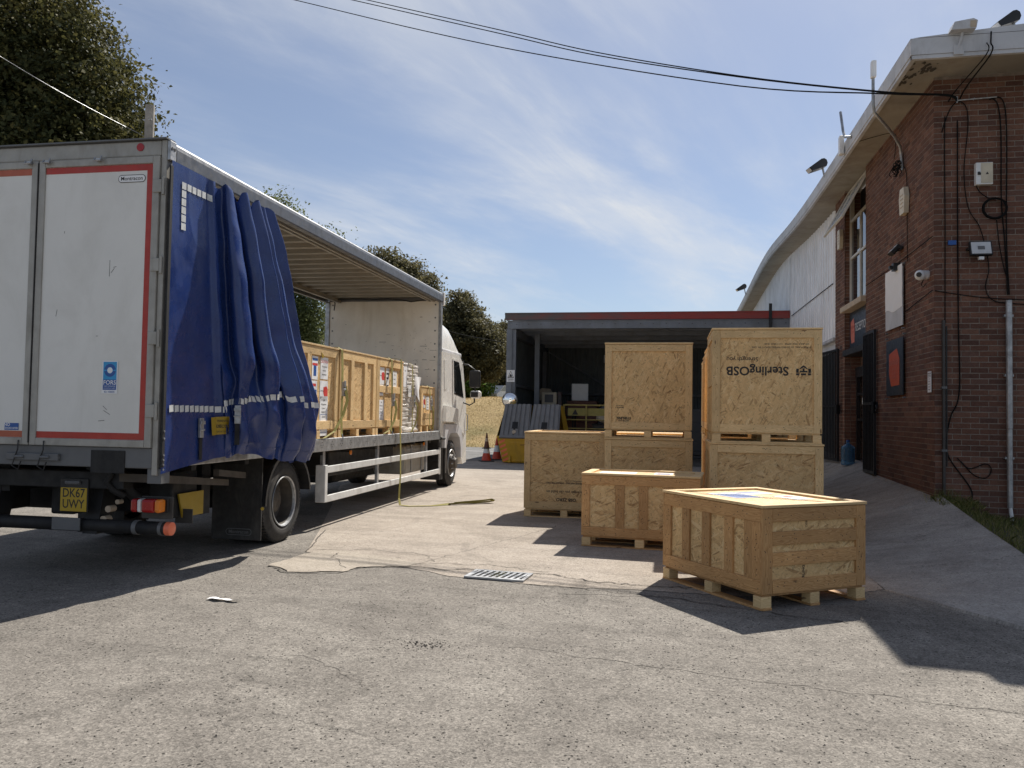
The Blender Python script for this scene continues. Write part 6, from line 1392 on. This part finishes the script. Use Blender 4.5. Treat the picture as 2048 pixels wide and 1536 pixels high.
# ratchet straps
def rstrap(label, y, ztop, zr, tail, w=.062, hook=True):
    t = thing('ratchet_strap', label, 'strap', TM @ Vector((-.05, y, ZB)), TR, 'olive ratchet straps over the load'); X0 = .005
    P = [(-1.2, 0, ztop-ZB+.012), (-.6, 0, ztop-ZB+.02), (-.05, 0, ztop-ZB+.014), (X0, 0, ztop-ZB-.02), (X0+.012, 0, (ztop+zr)/2-ZB), (X0+.015, 0, zr-ZB)]
    b = MB(); b.ribbon(P, (0, 1, 0), w, .004); obj('webbing', b, 'strap', t)
    b = MB(); b.ribbon([(X0+.02, 0, zr-ZB-.05), (X0+.012, 0, (zr-ZB)*.5), (X0+.02, 0, .08), (.035, 0, .03)], (0, 1, 0), w*.9, .004); obj('lower_webbing', b, 'strap', t)
    b = MB(); zz = zr-ZB; b.box(X0+.018, X0+.05, -.032, -.024, zz-.09, zz+.10); b.box(X0+.018, X0+.05, .024, .032, zz-.09, zz+.10); b.cyl((X0+.035, -.04, zz), (X0+.035, .04, zz), .020, n=10); b.box(X0+.05, X0+.058, -.03, .03, zz+.03, zz+.115); b.cyl((X0+.03, -.03, zz-.07), (X0+.03, .03, zz-.07), .010, n=8); obj('ratchet', b, 'galv', t, bevel=.002)
    b = MB(); b.tube([(.03, 0, .06), (.05, 0, .0), (.045, 0, -.06), (.02, 0, -.07)], .009, 6); obj('hook', b, 'galv', t)
    if tail: b = MB(); b.ribbon([Vector(p) for p in tail], (0.25, 1, 0), w*.95, .004); obj('loose_tail', b, 'strap', t)
rstrap('olive strap between the first and second crate on the lorry', 3.98, 2.325, 1.78, [(.05, .03, .70), (.07, .06, .50), (.06, -.06, .30), (.05, -.30, .10), (.05, -.62, .02), (.04, -.9, .015)])
rstrap('olive strap across the third crate with a drooping tail', 5.98, 2.33, 1.67, [(.05, .05, .55), (.07, .08, .40), (.07, -.02, .22), (.06, -.2, .08), (.05, -.42, .03)])
rstrap('olive strap over the stretch wrapped load on the lorry', 7.05, 2.31, 1.67, [(.05, .05, .55), (.08, .10, .46), (.08, .10, .30), (.06, -.0, .12), (.05, -.15, .03)], .045)
rstrap('olive strap over the low crate by the bulkhead', 8.10, 1.97, 1.62, [(.05, .03, .50), (.07, .05, .38), (.07, .06, .2), (.06, .05, .05)], .045)
t = thing('loose_strap', 'long olive strap hanging off the lorry and lying on the concrete', 'strap', TM @ Vector((0, 6.22, 0)), TR)
gl = [Vector((.03, 0, ZB+1.205-.0)), Vector((.03, .0, 1.9)), Vector((.035, .0, 1.25)), Vector((.05, .0, .9)), Vector((.05, .02, .5)), Vector((.04, .0, .12)), Vector((.08, -.06, .02)), Vector((.25, -.10, .012)), Vector((.55, .05, .012)), Vector((.80, .30, .022))]
b = MB(); gl2 = [Vector((-.6, 0, ZB+1.215)), Vector((-.05, 0, ZB+1.213))]+gl
b.ribbon(gl2, [(0, 1, 0)]*7+[(.2, 1, 0), (.2, 1, 0), (.2, 1, .05), (-.5, .85, .05), (-.6, .6, .5)], .06, .004); obj('webbing', b, 'strap', t)
b = MB(); b.ribbon([(.78, .28, .022), (.95, .42, .030), (1.15, .58, .026), (1.32, .72, .034), (1.42, .83, .045), (1.36, .86, .06), (1.22, .70, .05), (1.0, .5, .042), (.85, .36, .035)], (.55, -.6, .45), .06, .006); obj('folded_end', b, 'strap', t)

# ------------------------------------------------------------------ drain, litter, water bottle
t = thing('drain_grate', 'rectangular metal drain grate with slanted slots set in the yard', 'drain', (-1.525, 7.235, 0), R(-5))
b = MB(); b.box(-.25, .25, -.15, .15, .009, .0125); obj('pit', b, 'black', t)
b = MB(); b.box(-.28, .28, .135, .175, .008, .022); b.box(-.28, .28, -.175, -.135, .008, .022); b.box(-.28, -.25, -.135, .135, .008, .0215); b.box(.25, .28, -.135, .135, .008, .0215); obj('frame', b, 'galv', t)
for k in range(9):
    x = -.245+k*.0575; b = MB(); b.prism([(x-.02, -.134), (x+.008, -.134), (x+.036, .134), (x+.008, .134)], 2, .0128, .0212); obj('bar', b, 'galv', t)
blades('drain_moss', [(-1.53+random.gauss(0, .035), 7.25+random.gauss(0, .07), .014) for _ in range(300)], .006, .018, .002, 'grassblade')
b = MB(); b.grid(lambda a, c: (a*.27+.01*math.sin(c*9), (c-.5)*(.085-.05*a)+.012*math.sin(a*14)-.03*a, .011+.012*abs(math.sin(a*5+c))*(1-c)), 10, 3); single('paper_litter', 'strip of white torn paper lying on the asphalt near the lorry', 'litter', b, 'paper', (-3.54, 5.77, 0), R(-1))
t = thing('water_bottle', 'large blue clear water bottle standing by the doorway', 'bottle', (3.50, 17.05, gz(3.5, 17.05)+.014))
b = MB(); pr = [(0, .0), (0, .125), (.02, .135)]+[(.03+k*.026, .135 if k % 2 else .128) for k in range(12)]+[(.36, .125), (.40, .07), (.43, .032), (.47, .030)]
b.lathe(pr, 24); smoothobj(obj('body', b, 'bluewater', t), 50); b = MB(); b.lathe([(.46, .034), (.50, .034), (.50, 0)], 16); obj('cap', b, 'blue', t)

# ------------------------------------------------------------------ trees and far things
def tree(name, label, base, blobs, n, size, mat, seed, trunk_r=.25, clump=.55, group=None, fill=.55, droop=0., cat='tree'):
    rg = np.random.default_rng(seed); t = thing(name, label, cat, base, 0, group)
    B = np.array(blobs, float); vol = B[:, 3]*B[:, 4]*B[:, 5]; per = max(24, int(70)); nc = n//per
    idx = rg.choice(len(B), nc, p=vol**.8/np.sum(vol**.8)); d = rg.normal(size=(nc, 3)); d /= np.linalg.norm(d, axis=1)[:, None]
    rad = fill+(1-fill)*rg.random(nc)**.55; C_ = B[idx, :3]+d*B[idx, 3:6]*rad[:, None]
    P = np.repeat(C_, per, 0)+rg.normal(size=(nc*per, 3))*clump*np.array([1, 1, .62]); P[:, 2] -= droop*np.abs(rg.normal(size=len(P)))
    m_ = len(P); nrm = np.repeat(d, per, 0)*.5+rg.normal(size=(m_, 3))*.75+np.array([0, 0, .55]); nrm /= np.linalg.norm(nrm, axis=1)[:, None]
    a = np.cross(nrm, rg.normal(size=(m_, 3))); a /= np.linalg.norm(a, axis=1)[:, None]; c = np.cross(nrm, a); s_ = size*rg.uniform(.55, 1.35, m_)[:, None]
    fold = nrm*s_*.18
    V = np.stack([P-a*s_, P-a*s_*.25+c*s_*.62+fold, P+a*s_, P+a*s_*.1-c*s_*.62+fold], 1).reshape(-1, 3)
    me = bpy.data.meshes.new('crown'); I = np.arange(m_)*4
    me.vertices.add(m_*4); me.vertices.foreach_set('co', V.astype(np.float32).ravel()); me.loops.add(m_*4); me.loops.foreach_set('vertex_index', np.arange(m_*4)); me.polygons.add(m_)
    me.polygons.foreach_set('loop_start', I); me.polygons.foreach_set('loop_total', np.full(m_, 4)); me.materials.append(MT[mat])
    ct = np.repeat(rg.random(nc), per)*.62+rg.random(m_)*.38; at = me.attributes.new('tint', 'FLOAT', 'FACE'); at.data.foreach_set('value', ct.astype(np.float32))
    me.update(); me.validate(); link('crown', me, t)
    cz = float(np.average(B[:, 2], weights=vol)); top = float((B[:, 2]+B[:, 5]).max()); b = MB()
    b.tube([(0, 0, -.3), (.05, 0, cz*.35), (-.05, .08, cz*.8), (.05, 0, cz+(top-cz)*.6)], [trunk_r, trunk_r*.8, trunk_r*.55, trunk_r*.12], 9); obj('trunk', b, 'bark', t)
    b = MB()
    for k in range(min(26, nc)):
        e = C_[k*7 % nc]; z0 = max(.25*cz, min(e[2]-.6*(abs(e[0])+abs(e[1])), cz)); b.tube([(0, 0, z0), (e[0]*.5, e[1]*.5, (z0+e[2])/2+.2), tuple(e)], [trunk_r*.4, trunk_r*.22, trunk_r*.05], 5, cap=False)
    obj('limbs', b, 'bark', t); return t
tree('sycamore_tree', 'huge dark sycamore towering behind the lorry at the left edge', (-22.5, 23.0, 0), [(0, 0, 8.6, 5.0, 4.2, 3.6), (2.9, -.3, 9.4, 2.9, 2.6, 2.1), (2.6, 0, 11.6, 2.7, 2.6, 2.2), (1.2, -.4, 13.4, 2.9, 2.8, 2.3), (-.8, 0, 15.2, 3.0, 2.8, 2.3), (-3.4, 0, 16.2, 3.4, 3, 2.6), (-4, -.6, 12.5, 4.4, 3.4, 4.0), (0, .4, 11.6, 4.0, 3.2, 3.2), (-3.6, -1.4, 8.6, 3.2, 3, 2.6), (4.4, -.4, 8.4, 1.7, 1.8, 1.4)], 270000, .080, 'leaf_a', 3, .45, .32, fill=.60)
tree('birch_tree', 'light feathery birch rising behind the lorry roof', (-16.0, 31.0, 1.2), [(0, 0, 5.2, 2.3, 2.2, 2.4), (-.9, 0, 7.6, 1.7, 1.7, 1.9), (1.0, .2, 6.9, 1.5, 1.5, 1.3), (.7, 0, 3.8, 1.2, 1.2, 1.2), (-1.2, 0, 4.0, 1.6, 1.5, 1.5), (-.6, 0, 9.0, .7, .7, .8)], 60000, .06, 'leaf_b', 4, .14, .34, fill=.3, droop=.25)
tree('maple_tree', 'rounded dark maple seen above the front half of the lorry roof', (-13.6, 38.5, 2.1), [(-.3, 0, 4.4, 2.3, 2.2, 2.4), (-.9, 0, 6.3, 1.5, 1.5, 1.3), (.6, 0, 5.4, 1.6, 1.6, 1.6), (-.3, 0, 2.6, 2.0, 2, 1.2)], 70000, .075, 'leaf_c', 5, .2, .24, 'dark maples on the grass bank', fill=.5)
tree('maple_tree', 'tall dark maple right above the lorry cab', (-13.4, 50.0, 2.4), [(.4, 0, 3.4, 2.5, 2.4, 2.0), (.1, 0, 5.0, 1.45, 1.5, 1.3), (1.6, 0, 2.6, 1.7, 1.7, 1.4), (-.8, 0, 2.6, 1.8, 1.8, 1.6), (.0, 0, 6.3, .75, .8, .7)], 70000, .09, 'leaf_c', 6, .22, .26, 'dark maples on the grass bank', fill=.5)
tree('maple_tree', 'dark maple half hidden behind the shed corner', (-12.2, 60.0, 2.6), [(0, 0, 3.4, 2.4, 2.4, 2.4), (.3, 0, 4.9, 1.6, 1.6, .9), (-.6, 0, 1.9, 2.0, 2, 1.4)], 46000, .10, 'leaf_c', 7, .22, .26, 'dark maples on the grass bank', fill=.5)
tree('maple_tree', 'dark maple farther left, mostly behind the lorry bulkhead', (-34, 54.0, 2.4), [(0, 0, 2.4, 2.4, 2.2, 1.8), (1.0, 0, 1.8, 1.8, 1.6, 1.4)], 16000, .13, 'leaf_c', 17, .22, .42, 'dark maples on the grass bank', fill=.5)
tree('lime_sapling', 'bright green sapling low under the tall maple', (-14.6, 55.0, 2.4), [(0, 0, 1.3, 1.6, 1.2, 1.0), (1.2, 0, 1.0, 1.0, 1, .7)], 7000, .12, 'leaf_d', 8, .08, .3, cat='tree', fill=.3)
for k, (x, y, w, h) in enumerate(((-17.8, 68, 4.5, 1.9), (-11, 70, 4.5, 2.2), (-26, 66, 5, 2.2))):
    tree('hedge_bush', ('dark hedge bush under the maples behind the cab mirror', 'dark hedge bush right behind the shed corner', 'dark hedge bush far behind the lorry bed')[k], (x, y, 2.5), [(0, 0, 1.3, w, 1.4, h*.6), (w*.5, 0, 1.2, w*.6, 1.2, h*.55)], 11000, .16, 'leaf_c', 20+k, .12, .4, 'dark hedges beyond the bank', fill=.2, cat='hedge')
# parked car seen at the top of the bank
t = thing('parked_car', 'pale car parked at the top of the bank beside the shed', 'car', (-12.6, 58.0, hz(-12.6, 58.0)-.35), R(80))
b = MB(); b.prism([(-2.0, .35), (-2.05, .75), (-1.5, .92), (-.7, 1.38), (.5, 1.42), (1.2, .98), (1.95, .82), (2.02, .35)], 1, -.82, .82); obj('body', b, 'cab', t, bevel=.08)
b = MB(); b.prism([(-1.35, .95), (-.68, 1.33), (.46, 1.36), (1.05, .98)], 1, -.825, .825); obj('windows', b, 'cabglass', t)
for x in (-1.25, 1.25):
    for y in (-.8, .62): b = MB(); b.cyl((x, y, .32), (x, y+.18, .32), .32, n=16); obj('wheel', b, 'rubber', t)
# utility pole behind the lorry and its wire
t = thing('utility_pole', 'weathered utility pole standing behind the lorry against the sycamore', 'pole', (-13.27, 18.2, 0))
b = MB(); b.cyl((0, 0, -.2), (0, 0, 9.3), .13, .115, n=14); smoothobj(obj('shaft', b, 'pole', t), 50); b = MB(); b.cyl((-.12, -.09, 8.9), (.12, -.09, 8.9), .02, n=6); obj('bolt', b, 'galv', t)
cable('single pale wire sloping down over the sycamore to the pole', [(-13.3, 18.05, 8.45), (-13.55, 16, 8.56), (-13.75, 14, 8.75), (-14.2, 10, 9.3)], .006, 'galv', 'service_wire', None)
cable('thin wire strung from the lorry side to the shed corner', [(-14.5, 40, 7.0), (-9.5, 32.3, 5.0), (SX-.03, SY+.1, 3.75)], .012, 'wire', 'service_wire', None)
# distant white building seen through the lorry
t = thing('distant_building', 'pale flat roofed building far behind the lorry', 'building', (-28.0, 61, 2.0))
b = MB(); b.box(-4, 1.6, 0, 8, -1, 5.3); obj('wall', b, 'clad', t); b = MB(); b.box(-4.2, 1.8, -.2, 8.2, 5.3, 5.7); obj('roof', b, 'cabgrey', t)
for k in range(3): b = MB(); b.box(-3.2+k*1.6, -2.2+k*1.6, -.03, -.001, 2.4, 3.8); w_ = obj('window', b, 'winframe', t); b = MB(); b.box(-3.1+k*1.6, -2.3+k*1.6, -.036, -.031, 2.5, 3.7); obj('pane', b, 'glass', w_)
# mesh fence along the top of the bank
t = thing('bank_fence', 'dark wire fence along the top of the grass bank', 'fence', (-30, 62, 2.5))
for k in range(12): b = MB(); b.cyl((k*2.2, 0, -.2), (k*2.2, 0, 1.9), .035, n=6); obj('post', b, 'gate', t)
for z in (.5, 1.2, 1.85): b = MB(); b.cyl((0, 0, z), (24.2, 0, z), .015, n=5); obj('rail', b, 'gate', t)
